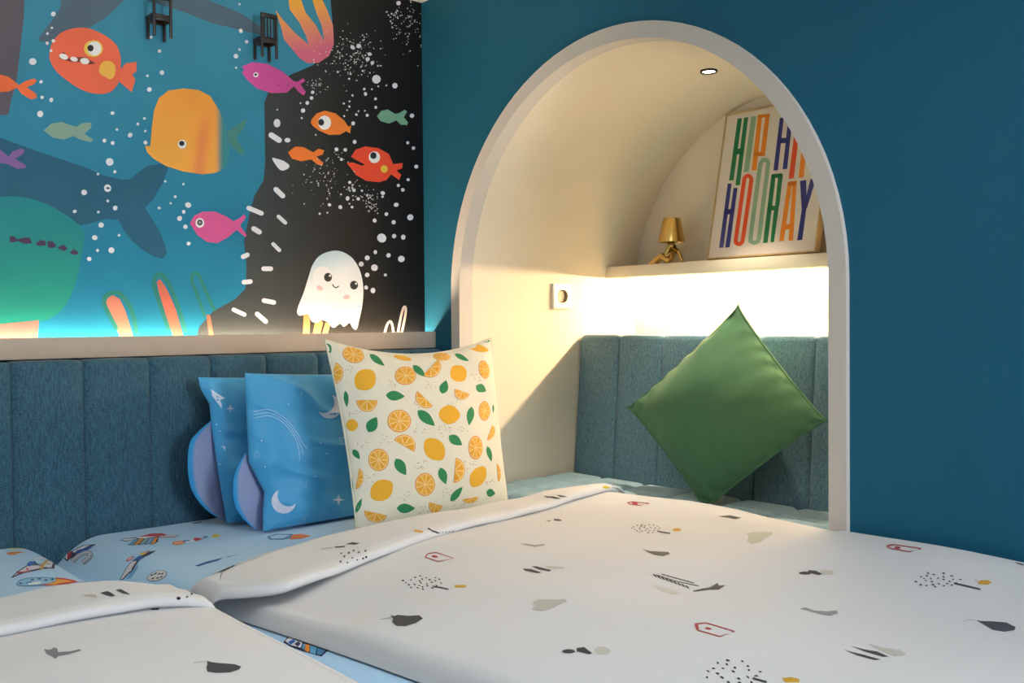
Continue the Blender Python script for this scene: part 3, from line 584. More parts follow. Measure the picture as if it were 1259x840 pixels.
# niche seat
def niche_seat():
    root = empty('niche_seat', (1.84, YC, .42), 'pale teal tufted seat cushion inside the arched niche under the green cushion', 'seat cushion')
    x0, x1, y0, y1 = XW+.002-.012, 2.034, YJ2+.003, YJ-.003; zt = ZC-.441
    xs = np.linspace(x0, x1, 60); ys = np.linspace(y0, y1, 140)
    X, Y = np.meshgrid(xs, ys, indexing='ij'); Z = np.full_like(X, zt)
    for k in range(1, 7): Z -= .010*np.exp(-((Y-(YJ-.002-.158*k))/.010)**2)
    for xs_ in (1.76, 1.90): Z -= .010*np.exp(-((X-xs_)/.010)**2)
    e = np.minimum(np.minimum(X-x0, x1-X), np.minimum(Y-y0, y1-Y)); Z -= .03*np.clip(1-e/.03, 0, 1)**2
    V = np.stack([X.ravel(), Y.ravel(), Z.ravel()], -1); n1, n2 = X.shape; F = grid_faces(n1, n2)
    B = V.copy(); B[:, 2] = .60; bm = bmesh.new()
    vv = [bm.verts.new(v) for v in V]; 
    for f in F: bm.faces.new([vv[i] for i in f])
    rim = [i*n2 for i in range(n1)]+[(n1-1)*n2+j for j in range(1, n2)]+[i*n2+n2-1 for i in range(n1-2, -1, -1)]+[j for j in range(n2-2, 0, -1)]
    lo = [bm.verts.new((V[i][0], V[i][1], .60)) for i in rim]
    for a in range(len(rim)):
        b = (a+1) % len(rim); bm.faces.new((vv[rim[a]], lo[a], lo[b], vv[rim[b]]))
    bm.faces.new(lo)
    from_bm('cushion', bm, M['seat'], root, auto=60)
    box('seat_base', (x0+.002, y0, .42), (XB-.002, y1, .60), M['wood_base'], root, .003)
niche_seat()

# ------------------------------------------------------------------ duvets
MOTIF = {}
def duvet(name, label, xl, xr, y0, yend, z0, yl, ye, xband, seed, prints, under, thick_left=0, droop=None, rl=.02, rr=.035, base=lambda x, y: 0*x):
    """body: soft slab; folded_edge: the turned-back top band. xl, xr: functions of y; yl, ye: functions of x"""
    nz = Sines(7, 5, 13, seed); nz2 = Sines(6, 16, 40, seed+5)
    fall = .047
    def top(x, y):
        rrr = rr(y) if callable(rr) else rr
        tl, tr, ty = np.clip(1-(x-xl(y))/rl, 0, 1), np.clip(1-(xr(y)-x)/rrr, 0, 1), np.clip(1-np.minimum(y-y0, yend-y)/.05, 0, 1)
        t = np.maximum(np.maximum(tl**1.3, tr), ty)
        z = z0+base(x, y)+(.004*nz(x, y)+.0011*nz2(x, y))*(1-t)
        f = np.minimum(fall, z-under(x, y)-.004)
        return np.maximum(z-f*(1-np.sqrt(np.clip(1-t**2.4, 0, 1))), under(x, y)+.004)
    umap = lambda u, v: (xl(v)+(xr(v)-xl(v))*u)
    SB = Surf(lambda u, v: np.stack([u, v, top(u, v)], -1), (float(np.min(xl(np.linspace(y0, yend, 50))))+.001, float(np.max(xr(np.linspace(y0, yend, 50))))-.001), (y0, yend), n=150); SB.sign = 1
    root = empty(name, ((xl(1.)+xr(1.))/2, .9, ZC-.45), label, 'duvet')
    pr = Print(); c = lin('#d2d4d7')
    q = .5-.5*np.cos(np.linspace(0, np.pi, 90)); q = .6*q+.4*np.linspace(0, 1, 90)
    vy = y0+(yend-y0)*(.55*(.5-.5*np.cos(np.linspace(0, np.pi, 110)))+.45*np.linspace(0, 1, 110))
    U, Vv = np.meshgrid(q, vy, indexing='ij'); x, y = umap(U, Vv).ravel(), Vv.ravel()
    P = np.stack([x, y, top(x, y)], -1)
    nn = SB.normal(x, y); pr.add(P, grid_faces(90, 110), c, nn)
    # skirt
    n1, n2 = 90, 110
    rim = [i*n2 for i in range(n1)]+[(n1-1)*n2+j for j in range(1, n2)]+[i*n2+n2-1 for i in range(n1-2, -1, -1)]+[j for j in range(n2-2, 0, -1)]
    A = P[rim]; Bm = A.copy(); Bm[:, 2] = under(A[:, 0], A[:, 1])+.003; ctr = A.mean(0); out = A-ctr; out[:, 2] = 0; out /= np.linalg.norm(out, axis=1)[:, None]; m = len(rim)
    pr.add(np.vstack([A, Bm]), [(i, m+i, m+(i+1) % m, (i+1) % m) for i in range(m)], c, np.vstack([out, out]))
    # folded band
    T = np.linspace(0, 1, 44)
    prof = np.array([(0, .014, -.004), (0, -.002, .003), (0, .001, .013), (0, .018, .0165), (.35, 0, .0155), (.7, 0, .0145), (1, -.035, .012), (1, -.010, .004), (1, .002, -.012), (1, -.006, -.036), (1, -.025, -.060)])
    cp = catmull(prof, 201)
    def band(u, t):
        t = np.clip(t, 0, 1); k = np.clip(t*200, 0, 199.999); i = k.astype(int); f = (k-i)[:, None]; p = cp[i]*(1-f)+cp[i+1]*f
        a, b = yl(u), ye(u); y = a+(b-a)*np.clip(p[:, 0], 0, 1)+p[:, 1]
        L = np.clip((u-xband[0])/.10, 0, 1); endl = np.sqrt(np.clip(1-(1-np.clip((u-xband[0])/.018, 0, 1))**2, 0, 1)); R_ = np.sqrt(np.clip(1-(1-np.clip((xband[1]-u)/.02, 0, 1))**2, 0, 1))
        en = np.minimum(endl, R_)
        lift = p[:, 2]+thick_left*(1-L)**1.5*np.where(p[:, 2] > 0, p[:, 2]/.018, 0)
        zmid = -.012; zz = zmid+(lift-zmid)*(.15+.85*en)
        z = z0+.35*base(u, y)+.004*nz(u, np.minimum(y, yend))+zz+.0011*nz2(u*1.4, y*1.1)*(p[:, 2] > 0)
        if droop: z = z+droop(u, y)
        z = np.maximum(z, under(u, y)+.004)
        return np.stack([u, y, z], -1)
    SF = Surf(band, xband, (0, .9), scale=(1, .35), n=140); SF.sign = 1
    pf = Print(); us = np.concatenate([np.linspace(xband[0], xband[0]+.03, 9), np.linspace(xband[0]+.03, xband[1]-.03, 90)[1:-1], np.linspace(xband[1]-.03, xband[1], 9)])
    pf.grid(SF, us, T, '#d2d4d7')
    e0 = band(np.full(44, xband[0]), T); e1 = band(np.full(44, xband[1]), T)
    pf.add(e0, [tuple(range(44))[::-1]], c, np.tile([-1., 0, 0], (44, 1))); pf.add(e1, [tuple(range(44))], c, np.tile([1., 0, 0], (44, 1)))
    prints(pr, SB, pf, SF)
    pr.build('duvet_body', M['cloth'], root); pf.build('folded_edge', M['cloth'], root)
    return root
INK, GR, PALE, RED, MUS = '#2c2e35', '#7d7f82', '#a8aaa0', '#a4353c', '#c99a1e'
# motifs drawn from crops of the cloth
G1, G2, G3, G4, G5, G6 = crop(0, 600, 3.5), crop(220, 640, 3.934), crop(480, 580, 3.231), crop(780, 580, 3.2296), crop(1000, 600, 3.498), crop(540, 540, 4.842)
def scatter(pr, S, box_, n, col=INK, size=1.2, seed=1):
    r = random.Random(seed); x0, y0, x1, y1 = box_; pts = []
    for _ in range(n*6):
        x, y = r.uniform(-1, 1), r.uniform(-1, 1)
        if x*x+y*y > 1: continue
        px, py = (x0+x1)/2+x*(x1-x0)/2, (y0+y1)/2+y*(y1-y0)/2
        if all(((px-a)/(x1-x0))**2+((py-b)/(y1-y0))**2 > .018 for a, b in pts): pts.append((px, py))
        if len(pts) >= n: break
    for px, py in pts: pr.ell(S, px, py, size*r.uniform(.8, 1.5), size*r.uniform(.45, .7), col, r.uniform(0, 40), 1, 7, .01)
def house(pr, S, c, pts, dot, w_=1.3):
    P = c(*pts); pr.stroke(S, np.vstack([P, P[:1]]), w_, RED, 1, step=.01); pr.ell(S, *c(dot)[0], 4.2, 1.5, RED, 8, 1, 10, .01)
def prints_duvet_right(pr, S, pf, F):
    p = lambda c, pts, col=INK, l=1: pr.poly(S, c(*pts), col, l, .012)
    pb = lambda c, pts, col=INK, l=1: pf.poly(F, c(*pts), col, l, .012)
    # pears and apples
    p(G3, [(0, 570), (15, 575), (30, 570), (70, 574), (115, 572), (130, 585), (100, 603), (60, 615), (25, 614), (8, 600), (10, 585)], '#33363c')
    p(G2, [(975, 478), (1030, 468), (1030, 473), (978, 482)], PALE)
    p(G3, [(565, 520), (590, 508), (660, 510), (695, 506), (702, 518), (670, 528), (640, 545), (600, 555), (562, 548), (575, 535)], '#b3b4ac')
    p(G4, [(445, 245), (480, 240), (545, 240), (550, 250), (525, 262), (500, 280), (465, 288), (447, 275), (455, 262)], '#b4bcae')
    p(G4, [(32, 308), (60, 316), (100, 318), (135, 320), (142, 328), (115, 336), (80, 332), (55, 322)], '#57554f')
    p(G5, [(700, 570), (725, 574), (770, 575), (830, 580), (870, 600), (865, 613), (820, 620), (770, 612), (735, 590)], '#343a46'); pr.stroke(S, G5((648, 575), (668, 568), (695, 570)), .9, PALE, 1, step=.01)
    p(G5, [(720, 398), (750, 397), (768, 408), (750, 418), (715, 416), (705, 407)], MUS); p(G5, [(690, 395), (705, 398), (702, 402)], MUS)
    p(G4, [(585, 822), (620, 817), (655, 825), (655, 838), (600, 838)], MUS); p(G4, [(150, 230), (170, 224), (188, 230), (180, 237), (158, 238)], MUS)
    p(G3, [(255, 451), (298, 451), (302, 456), (296, 461), (256, 461)], MUS)
    # berries, birds, trees
    pr.ell(S, *G3((708, 715))[0], 8, 2.6, INK, 0, 1, 14, .01); p(G3, [(740, 702), (770, 698), (802, 722), (790, 727), (740, 715)]); pr.ell(S, *G3((842, 712))[0], 10, 4.8, '#bbbab4', 5, 1, 14, .012)
    pr.ell(S, *G4((678, 404))[0], 8, 2, INK, 0, 1, 12, .01); p(G4, [(690, 392), (720, 394), (748, 408), (730, 412), (690, 402)]); pr.ell(S, *G4((765, 400))[0], 9, 3, '#c0beb8', 5, 1, 12, .01)
    p(G3, [(525, 386), (560, 388), (600, 402), (585, 405), (535, 395)]); p(G3, [(560, 377), (580, 377), (640, 392), (632, 398), (590, 390)]); p(G3, [(610, 374), (690, 380), (694, 387), (630, 386)], '#bcbbb5')
    p(G3, [(510, 286), (545, 288), (575, 292), (615, 288), (612, 294), (575, 300), (545, 295)], '#9a9893')
    p(G5, [(130, 697), (170, 708), (215, 718), (290, 740), (262, 742), (190, 722)]); p(G5, [(165, 682), (215, 695), (275, 705), (325, 727), (300, 728), (220, 705)]); p(G5, [(225, 668), (300, 688), (370, 698), (400, 718), (350, 725), (300, 705)], '#b9b6b2')
    p(G4, [(655, 545), (680, 540), (710, 552), (760, 556), (805, 552), (808, 565), (775, 574), (740, 568), (700, 556)], '#8d8d90')
    p(G4, [(232, 474), (270, 465), (300, 460), (330, 443), (335, 453), (362, 452), (335, 470), (300, 470), (235, 478)], '#454548')
    for i in range(9):
        x, y = 78+i*16, 410+i*4.4; pr.ell(S, *G4((x+4, y+4+i*1.2))[0], 3.1, 1.0, INK, 38, 1, 8, .01)
        if i: pr.ell(S, *G4((x+22, y-4))[0], 3.4, .8, '#55565a', 14, 1, 8, .01)
    pr.stroke(S, G4((85, 410), (160, 435), (255, 455)), 1.0, INK, 1, step=.01)
    p(G4, [(70, 448), (110, 458), (185, 480), (150, 490), (100, 472)], '#c9c6bf')
    p(G4, [(330, 178), (380, 174), (425, 184), (400, 190), (370, 184)], '#47443f')
    # dotted trees
    scatter(pr, S, (494, 708, 545, 725), 30, size=1.3, seed=2); pr.stroke(S, G3((168, 457), (200, 462), (231, 469)), 1.5, INK, 2, step=.01)
    scatter(pr, S, (1125, 704, 1181, 723), 30, size=1.5, seed=3); pr.stroke(S, G5((605, 412), (660, 424), (718, 438)), 1.9, INK, 2, step=.01)
    scatter(pr, S, (866, 812, 936, 846), 34, size=1.9, seed=4); pr.stroke(S, G4((470, 822), (525, 838)), 2.2, INK, 2, step=.01)
    scatter(pr, S, (776, 644, 812, 656), 26, size=1.0, seed=5); pr.stroke(S, G4((90, 238), (142, 246)), 1.1, INK, 2, step=.01)
    house(pr, S, G3, [(138, 340), (150, 326), (182, 322), (252, 345), (190, 358)], (176, 338))
    house(pr, S, G4, [(240, 606), (285, 602), (398, 636), (340, 656), (255, 632)], (293, 624), 1.6); p(G4, [(238, 606), (252, 606), (258, 634), (246, 630)], RED, 2)
    house(pr, S, G5, [(315, 252), (345, 245), (465, 262), (415, 276), (335, 262)], (362, 258), 1.5); p(G5, [(313, 250), (335, 243), (360, 246), (345, 250)], RED, 2)
    house(pr, S, G6, [(1120, 380), (1150, 374), (1250, 384), (1195, 396), (1140, 390)], (1165, 384), 1.1)
    p(G5, [(865, 322), (880, 322), (905, 330), (902, 335), (885, 330)])
    p(G2, [(635, 246), (730, 240), (726, 246), (650, 251)]); p(G6, [(628, 490), (665, 484), (660, 491)]); p(G6, [(680, 478), (705, 476), (732, 484), (720, 489), (685, 487)])
    p(G2, [(172, 365), (180, 372), (186, 362), (192, 370), (204, 362), (200, 388), (178, 390)])
    # on the folded band
    pb(G2, [(100, 262), (108, 238), (140, 225), (180, 230), (212, 218), (218, 246), (170, 254), (125, 262)])
    pb(G2, [(750, 128), (800, 124), (805, 130), (760, 133)]); pb(G2, [(805, 115), (840, 106), (875, 112), (850, 118)]); pb(G2, [(685, 136), (745, 130), (742, 135), (690, 141)], '#b5b3ae')
    r = random.Random(8)
    for x, y in ((800, 175), (845, 147), (838, 182), (870, 155), (902, 148), (890, 185), (782, 200), (815, 205), (862, 192), (905, 178), (785, 160), (822, 158)): pf.ell(F, *G2((x, y))[0], r.uniform(1.2, 2.1), r.uniform(.7, 1.3), INK, -40, 1, 8, .01)
    pb(G2, [(1135, 44), (1180, 52), (1178, 62), (1135, 56)], MUS); pf.stroke(F, G2((1203, 38), (1225, 52), (1255, 62)), 1.8, INK, 1, step=.01)
    for i in range(5): pf.ell(F, *G3((195+i*13, 243-i*1.5))[0], 1.2, .6, '#6a6a6c', -8, 1, 7, .01)
    pb(G6, [(615, 338), (660, 342), (725, 357), (690, 357), (640, 350)]); pb(G6, [(660, 328), (700, 334), (765, 347), (720, 345)])
    for x, y in ((697, 427), (740, 410), (745, 428), (778, 425), (795, 386), (805, 412), (720, 445), (765, 440), (715, 408), (760, 408)): pf.ell(F, *G6((x, y))[0], 1.7, 1.0, INK, -40, 1, 8, .01)
    pb(G6, [(970, 282), (995, 280), (1020, 290), (1000, 295), (975, 291)], '#c7b32a')
    for i in range(4): pf.ell(F, *G6((1060+i*14, 290+i*2+(i % 2)*6))[0], 1.1, .6, INK, 30, 1, 7, .01)
def prints_duvet_left(pr, S, pf, F):
    p = lambda c, pts, col=INK, l=1: pr.poly(S, c(*pts), col, l, .012)
    pb = lambda c, pts, col=INK, l=1: pf.poly(F, c(*pts), col, l, .012)
    p(G1, [(890, 745), (905, 750), (940, 755), (975, 757), (1010, 760), (1038, 770), (1030, 782), (990, 795), (930, 798), (893, 792), (888, 775), (893, 760)], '#33363c'); p(G1, [(830, 753), (885, 745), (885, 749), (832, 757)], '#b5b3ae')
    p(G1, [(190, 695), (215, 698), (232, 688), (246, 692), (250, 708), (300, 705), (345, 695), (348, 702), (290, 718), (250, 725), (240, 738), (225, 728), (200, 715)], '#77797c')
    p(G1, [(580, 515), (650, 512), (650, 505), (680, 510), (684, 526), (655, 527), (640, 520)])
    pb(G1, [(430, 453), (460, 445), (475, 450), (497, 465), (480, 469), (455, 462)]); pb(G1, [(497, 440), (520, 436), (545, 450), (562, 460), (530, 456)], '#33413a'); pb(G1, [(345, 463), (385, 458), (412, 460), (418, 474), (390, 470)], '#b2b0ac')
    pf.ell(F, *G1((768, 476))[0], 2.8, 2, INK, 0, 1, 10); 
    for x, y in ((805, 470), (825, 458), (842, 452)): pf.ell(F, *G1((x, y))[0], 1.8, 1, INK, -30, 1, 8)
def under_r(x, y):
    return np.where(x < .612, ZC-.475, np.where(x > XW-.015, ZC-.4405, topR(np.clip(x, .611, XW-.015), y)))
def under_l(x, y): return topL(np.clip(x, -.449, .6055), y)
def yl_r(x): return 1.285+.315*(x-.6)-.085*(x-.6)**2+.12*np.clip(1-(x-.61)/.09, 0, 1)**1.5
_yx = [.60, .62, .655, .72, .773, .894, 1.081, 1.206, 1.355, 1.445, 1.541, 1.60, 1.66]; _yy = [1.46, 1.485, 1.497, 1.518, 1.538, 1.557, 1.570, 1.576, 1.598, 1.596, 1.590, 1.565, 1.53]
def ye_r(x): return np.interp(x, _yx, _yy)
def xr_r(y): return np.interp(y, [.0, .93, 1.05, 1.2, 1.32, 1.45, 1.6], [1.618, 1.620, 1.655, 1.688, 1.686, 1.650, 1.630])
duvet('duvet', 'right white duvet with little dark fruit and tree prints beside the teal wall', lambda y: .656+.085*np.clip(1.44-y, 0, .8), xr_r, .12, 1.56, ZC-.388, yl_r, ye_r, (.616, 1.655), 21, prints_duvet_right, under_r, .004,
      lambda u, y: -.010*np.clip(1-(u-.61)/.10, 0, 1)**2-.012*np.clip((u-1.60)/.055, 0, 1)**2, rl=.022, rr=lambda y: np.where(y < .95, .010, .035), base=lambda x, y: -.036*np.clip(1-(x-.65)/.30, 0, 1)**1.35)
_lx = [-.5, .2, .357, .424, .497, .538, .59, .62]; _ly = [1.56, 1.55, 1.54, 1.545, 1.52, 1.465, 1.40, 1.38]
duvet('duvet', 'left white duvet in the near corner with dark pear print and blue gap beside it', lambda y: -.44+0*y, lambda y: .603+0*y, .12, 1.53, ZC-.392, lambda x: 1.35+0*x-.02*np.clip((x-.5)/.1, 0, 1), lambda x: np.interp(x, _lx, _ly), (-.43, .597), 33, prints_duvet_left, under_l, .0,
      lambda u, y: -.012*np.clip((u-.50)/.1, 0, 1)**2, rl=.06, rr=.016, base=lambda x, y: -.012*np.clip(1-(.60-x)/.18, 0, 1)**2)

# ------------------------------------------------------------------ pillows
class Pillow:
    """four world corners (TL, TR, BL, BR as seen from the room) and a fullness; u to the right, v up"""
    def __init__(s, TL, TR, BL, BR, t, toward, conc=(.05, .05, .05, .05), pleat=0, seed=1, wr=.002, pw=.62, floor=None, ears=1.0, edge=None, crease=0):
        s.c = [np.array(p, float) for p in (TL, TR, BL, BR)]; s.t = t; s.conc = conc; s.pleat = pleat; s.wr = wr; s.pw = pw; s.floor = floor; s.ears = ears; s.edge = edge; s.crease = crease; s.nz3 = Sines(5, 5, 11, seed+9)
        a = s.c[1]+s.c[3]-s.c[0]-s.c[2]; b = s.c[0]+s.c[1]-s.c[2]-s.c[3]; n = np.cross(a, b); n /= np.linalg.norm(n)
        if n@np.array(toward) < 0: n = -n
        s.n = n; s.nz = Sines(7, 3, 8, seed); s.nz2 = Sines(6, 7, 16, seed+1); s.seed = seed; s.W = np.linalg.norm(a)/2; s.H = np.linalg.norm(b)/2
    def mid(s, u, v):
        l, r, b, t = s.conc                      # how far left, right, bottom, top edges pull in
        uu = u-np.where(u > 0, r*u, l*u)*np.clip(1-v**2, 0, 1)**s.ears*abs(u); vv = v-np.where(v > 0, t*v, b*v)*np.clip(1-u**2, 0, 1)**s.ears*abs(v)
        a = ((1+uu)/2)[:, None]; c = ((1+vv)/2)[:, None]; TL, TR, BL, BR = s.c
        P = BL*(1-a)*(1-c)+BR*a*(1-c)+TL*(1-a)*c+TR*a*c
        if s.edge: P = P+np.outer(np.interp(v, [p[0] for p in s.edge], [p[1] for p in s.edge])*((1-u)/2)**2, (TR-TL)/np.linalg.norm(TR-TL))
        return P
    def fn(s, u, v, side=1):
        u = np.asarray(u, float); v = np.asarray(v, float)
        e = np.clip(1-u**2, 0, 1)*np.clip(1-v**2, 0, 1)
        h = s.t*e**s.pw
        edge = np.maximum(abs(u), abs(v))
        if s.pleat:                               # gathers radiating in from the seam
            g = np.exp(-((1-abs(u))/.10))*np.sin(v*23+s.seed)*np.clip(1.2-abs(v), 0, 1)+np.exp(-((1-abs(v))/.10))*np.sin(u*21+2*s.seed)
            h = h+s.pleat*g*np.clip((1-edge)/.04, 0, 1)
        h = h+s.wr*s.nz(u, v)*np.clip((1-edge)/.2, 0, 1)+s.wr*.4*s.nz2(u, v)*np.clip((1-edge)/.1, 0, 1)
        if s.crease: h = h+s.crease*np.exp(-(s.nz3(u, v)/.55)**2)*np.clip((1-edge)/.12, 0, 1)
        P = s.mid(u, v)+s.n*(side*h)[:, None]
        if s.floor is not None:
            z = P[:, 2]; d = z-s.floor; P[:, 2] = s.floor+np.where(d > .012, d, .006*np.log1p(np.exp(np.clip((d-.004)/.006, -40, 40)))+.0008)
        return P
    def surf(s): 
        S = Surf(lambda u, v: s.fn(u, v), (-1, 1), (-1, 1), scale=(s.W/2, s.H/2), n=70)
        if (S.normal(np.zeros(1), np.zeros(1))[0]@s.n) < 0: S.sign = -1
        S.front = (S.normal(S.gu[:, 0], S.gu[:, 1])*(EYE-s.fn(S.gu[:, 0], S.gu[:, 1]))).sum(1) > 0
        return S
    def body(s, pr, color, n=46):
        q = np.linspace(-1, 1, n); q = np.sign(q)*(1-(1-abs(q))**1.5); q = np.clip(q, -1, 1)
        U, V = np.meshgrid(q, q, indexing='ij'); u, v = U.ravel(), V.ravel(); c = lin(color)
        for side in (1, -1):
            P = s.fn(u, v, side); e = 1e-3
            a = s.fn(np.clip(u+e, -1, 1), v, side)-s.fn(np.clip(u-e, -1, 1), v, side); b = s.fn(u, np.clip(v+e, -1, 1), side)-s.fn(u, np.clip(v-e, -1, 1), side); nn = np.cross(a, b); nn /= np.linalg.norm(nn, axis=1)[:, None]+1e-12
            sg = np.sign((nn*s.n*side).sum(1)); sg[sg == 0] = 1; nn *= sg[:, None]
            k = n//2*n+n//2; f = grid_faces(n, n); f0 = f[(n//2)*(n-1)+n//2]; flip = np.cross(P[f0[1]]-P[f0[0]], P[f0[2]]-P[f0[0]])@(s.n*side) < 0
            pr.add(P, [x[::-1] for x in f] if flip else f, c, nn)
    def piping(s, r=.0035, n=160):
        t = np.linspace(0, 4, n, endpoint=False); u = np.interp(t, [0, 1, 2, 3, 4], [-1, 1, 1, -1, -1]); v = np.interp(t, [0, 1, 2, 3, 4], [1, 1, -1, -1, 1])
        P = s.fn(u, v); C0 = P.mean(0); V = []
        T = np.roll(P, -1, 0)-np.roll(P, 1, 0); T /= np.linalg.norm(T, axis=1)[:, None]; B = np.cross(T, s.n); B /= np.linalg.norm(B, axis=1)[:, None]
        for k in range(6): V.append(P+r*(math.cos(k*math.pi/3)*B+math.sin(k*math.pi/3)*s.n))
        V = np.stack(V, 1).reshape(-1, 3); F = [(i*6+k, i*6+(k+1) % 6, ((i+1) % n)*6+(k+1) % 6, ((i+1) % n)*6+k) for i in range(n) for k in range(6)]
        return V, F

# --- lemon pillow
def lemon_pillow():
    zb = ZC-.445; fl = ZC-.4418
    pl = Pillow((1.051, 1.800, ZC-.033), (1.507, 1.800, ZC-.038), (1.057, 1.690, zb), (1.466, 1.690, zb), .062, (0, -1, .2), conc=(.05, .03, .02, .17), pleat=.0014, seed=4, wr=.0026, floor=fl)
    root = empty('lemon_pillow', (1.27, 1.69, zb), 'square cream pillow printed with lemons, orange slices and green leaves', 'pillow')
    S = pl.surf(); pr = Print(); pl.body(pr, '#dedbca')
    YL, OR, LT, GN = '#e2ab34', '#d98632', '#eccb8a', '#2f8154'
    L1, L2, L3, L4 = crop(390, 410, 7), crop(500, 410, 7), crop(410, 530, 6.462), crop(515, 520, 6)
    K = {id(L1): 7, id(L2): 7, id(L3): 6.462, id(L4): 6}
    def lemon(c, x, y, rx, ry, rot=0):
        k = K[id(c)]; a = np.linspace(0, 2*np.pi, 22, endpoint=False); cs, sn = math.cos(math.radians(rot)), math.sin(math.radians(rot)); P = []
        for t in a:
            r = 1+.16*math.exp(-(math.sin(t/2)/.22)**2)+.14*math.exp(-(math.cos(t/2)/.22)**2); X, Y = rx*.92*r*math.cos(t), ry*r*math.sin(t); P.append((x+X*cs-Y*sn, y+X*sn+Y*cs))
        pr.poly(S, c(*P), YL, 1, .012)
    def slice_(c, x, y, rx, ry, rot=0, half=False):
        k = K[id(c)]; cs, sn = math.cos(math.radians(rot)), math.sin(math.radians(rot)); tr = lambda X, Y: (x+X*cs-Y*sn, y+X*sn+Y*cs)
        def disc_(f, col, lay):
            if half: a = np.linspace(0, np.pi, 13); P = [tr(f*rx*math.cos(t), f*ry*math.sin(t)+(0 if f == 1 else ry*.03)) for t in a]
            else: a = np.linspace(0, 2*np.pi, 20, endpoint=False); P = [tr(f*rx*math.cos(t), f*ry*math.sin(t)) for t in a]
            pr.poly(S, c(*P), col, lay, .012)
        disc_(1, OR, 1); disc_(.92, LT, 2)
        n = 4 if half else 9
        for i in range(n):
            a0 = (math.pi if half else 2*math.pi)*i/n+.07; a1 = (math.pi if half else 2*math.pi)*(i+1)/n-.07
            P = [tr(.10*rx*math.cos((a0+a1)/2), .10*ry*math.sin((a0+a1)/2))]+[tr(.84*rx*math.cos(t), .84*ry*math.sin(t)) for t in np.linspace(a0, a1, 4)]
            pr.poly(S, c(*P), '#e0a02f' if i % 2 else '#e4aa42', 3, .012)
    def leaf(c, x, y, ln, wd, rot):
        cs, sn = math.cos(math.radians(rot)), math.sin(math.radians(rot)); P = []
        for t in np.linspace(0, 1, 9): X, Y = -ln/2+ln*t, wd/2*math.sin(math.pi*t**.8)**.9; P.append((X, Y))
        P += [(X, -Y) for X, Y in P[-2:0:-1]]
        pr.poly(S, c(*[(x+X*cs-Y*sn, y+X*sn+Y*cs) for X, Y in P]), GN, 1, .012)
    for a in ((L1, 412, 400, 98, 92, -45), (L2, 445, 345, 75, 72, 50), (L2, 366, 700, 88, 82, 5), (L2, 615, 128, 88, 30, 12), (L1, 735, 212, 78, 20, 12), (L1, 300, 790, 50, 52, 0), (L3, 382, 472, 98, 82, -38), (L4, 114, 195, 92, 74, 50), (L4, 436, 398, 84, 56, -58), (L3, 155, 768, 42, 20, 0)): lemon(*a)
    for a in ((L1, 310, 185, 95, 70, 15), (L1, 758, 365, 92, 80), (L1, 705, 755, 102, 98), (L2, 666, 312, 46, 80, -12), (L2, 668, 668, 50, 84, 0), (L3, 358, 230, 82, 90), (L4, 45, 455, 74, 86, 0), (L4, 417, 184, 53, 88, 0), (L2, 302, 202, 75, 34, 4)): slice_(*a)
    for a in ((L1, 428, 575, 92, 102, 0), (L1, 130, 345, 98, 95, -75), (L2, 205, 292, 92, 88, -125+90-12), (L2, 160, 560, 92, 80, -128+90+82), (L2, 478, 500, 68, 72, 20), (L3, 560, 120, 92, 92, -148+90-92), (L3, 188, 380, 82, 50, -80), (L4, 262, 350, 92, 78, -85), (L4, 125, 598, 52, 72, 15), (L4, 378, 555, 58, 40, -10), (L3, 335, 652, 92, 75, 12), (L4, 520, 72, 58, 40, -100+30), (L4, 578, 370, 66, 26, -95)): slice_(*a[:6], half=True)
    for a in ((L1, 95, 128, 95, 60, 60), (L1, 515, 230, 165, 56, 38), (L1, 672, 538, 165, 85, 4), (L1, 250, 565, 145, 42, 85), (L1, 475, 785, 150, 98, -60), (L2, 685, 66, 72, 24, 5), (L2, 475, 208, 140, 42, 27), (L2, 108, 325, 150, 58, 42), (L2, 322, 462, 122, 76, -72), (L2, 640, 475, 100, 74, 30), (L2, 168, 730, 200, 88, 42), (L2, 547, 712, 165, 64, 98), (L2, 744, 650, 75, 16, 88), (L3, 182, 186, 95, 48, 55), (L3, 535, 286, 155, 84, 58), (L3, 575, 615, 148, 76, 0), (L3, 202, 592, 125, 36, -68), (L3, 146, 430, 150, 22, 82), (L4, 270, 130, 120, 70, 36), (L4, 178, 392, 130, 64, 72), (L4, 277, 525, 140, 52, -50), (L4, 530, 517, 68, 60, 10), (L4, 520, 230, 120, 38, 75)): leaf(*a)
    r = random.Random(3)
    for c, x, y in ((L1, 265, 310), (L1, 625, 430), (L1, 320, 690), (L2, 200, 430), (L2, 90, 600), (L2, 400, 575), (L2, 590, 370), (L2, 110, 820), (L2, 325, 820), (L3, 235, 100), (L3, 425, 65), (L3, 285, 370), (L3, 560, 510), (L3, 680, 270), (L4, 15, 305), (L4, 190, 65), (L4, 380, 315), (L4, 195, 510), (L4, 525, 425), (L4, 290, 612), (L4, 335, 70), (L4, 40, 655)):
        for _ in range(8): pr.ell(S, *c((x+r.uniform(-48, 48), y+r.uniform(-40, 40)))[0], .75, .42, r.choice(['#7d5a4a', '#5c5044', '#a05a48']), r.uniform(0, 90), 1, 6)
    pr.build('cover', M['cloth'], root)
    V, F = pl.piping(.0022); obj('seam', V, F, mat('cream_seam', '#d9d4bf', .85, bump=.1, bscale=500, mottle=.02), root)
lemon_pillow()

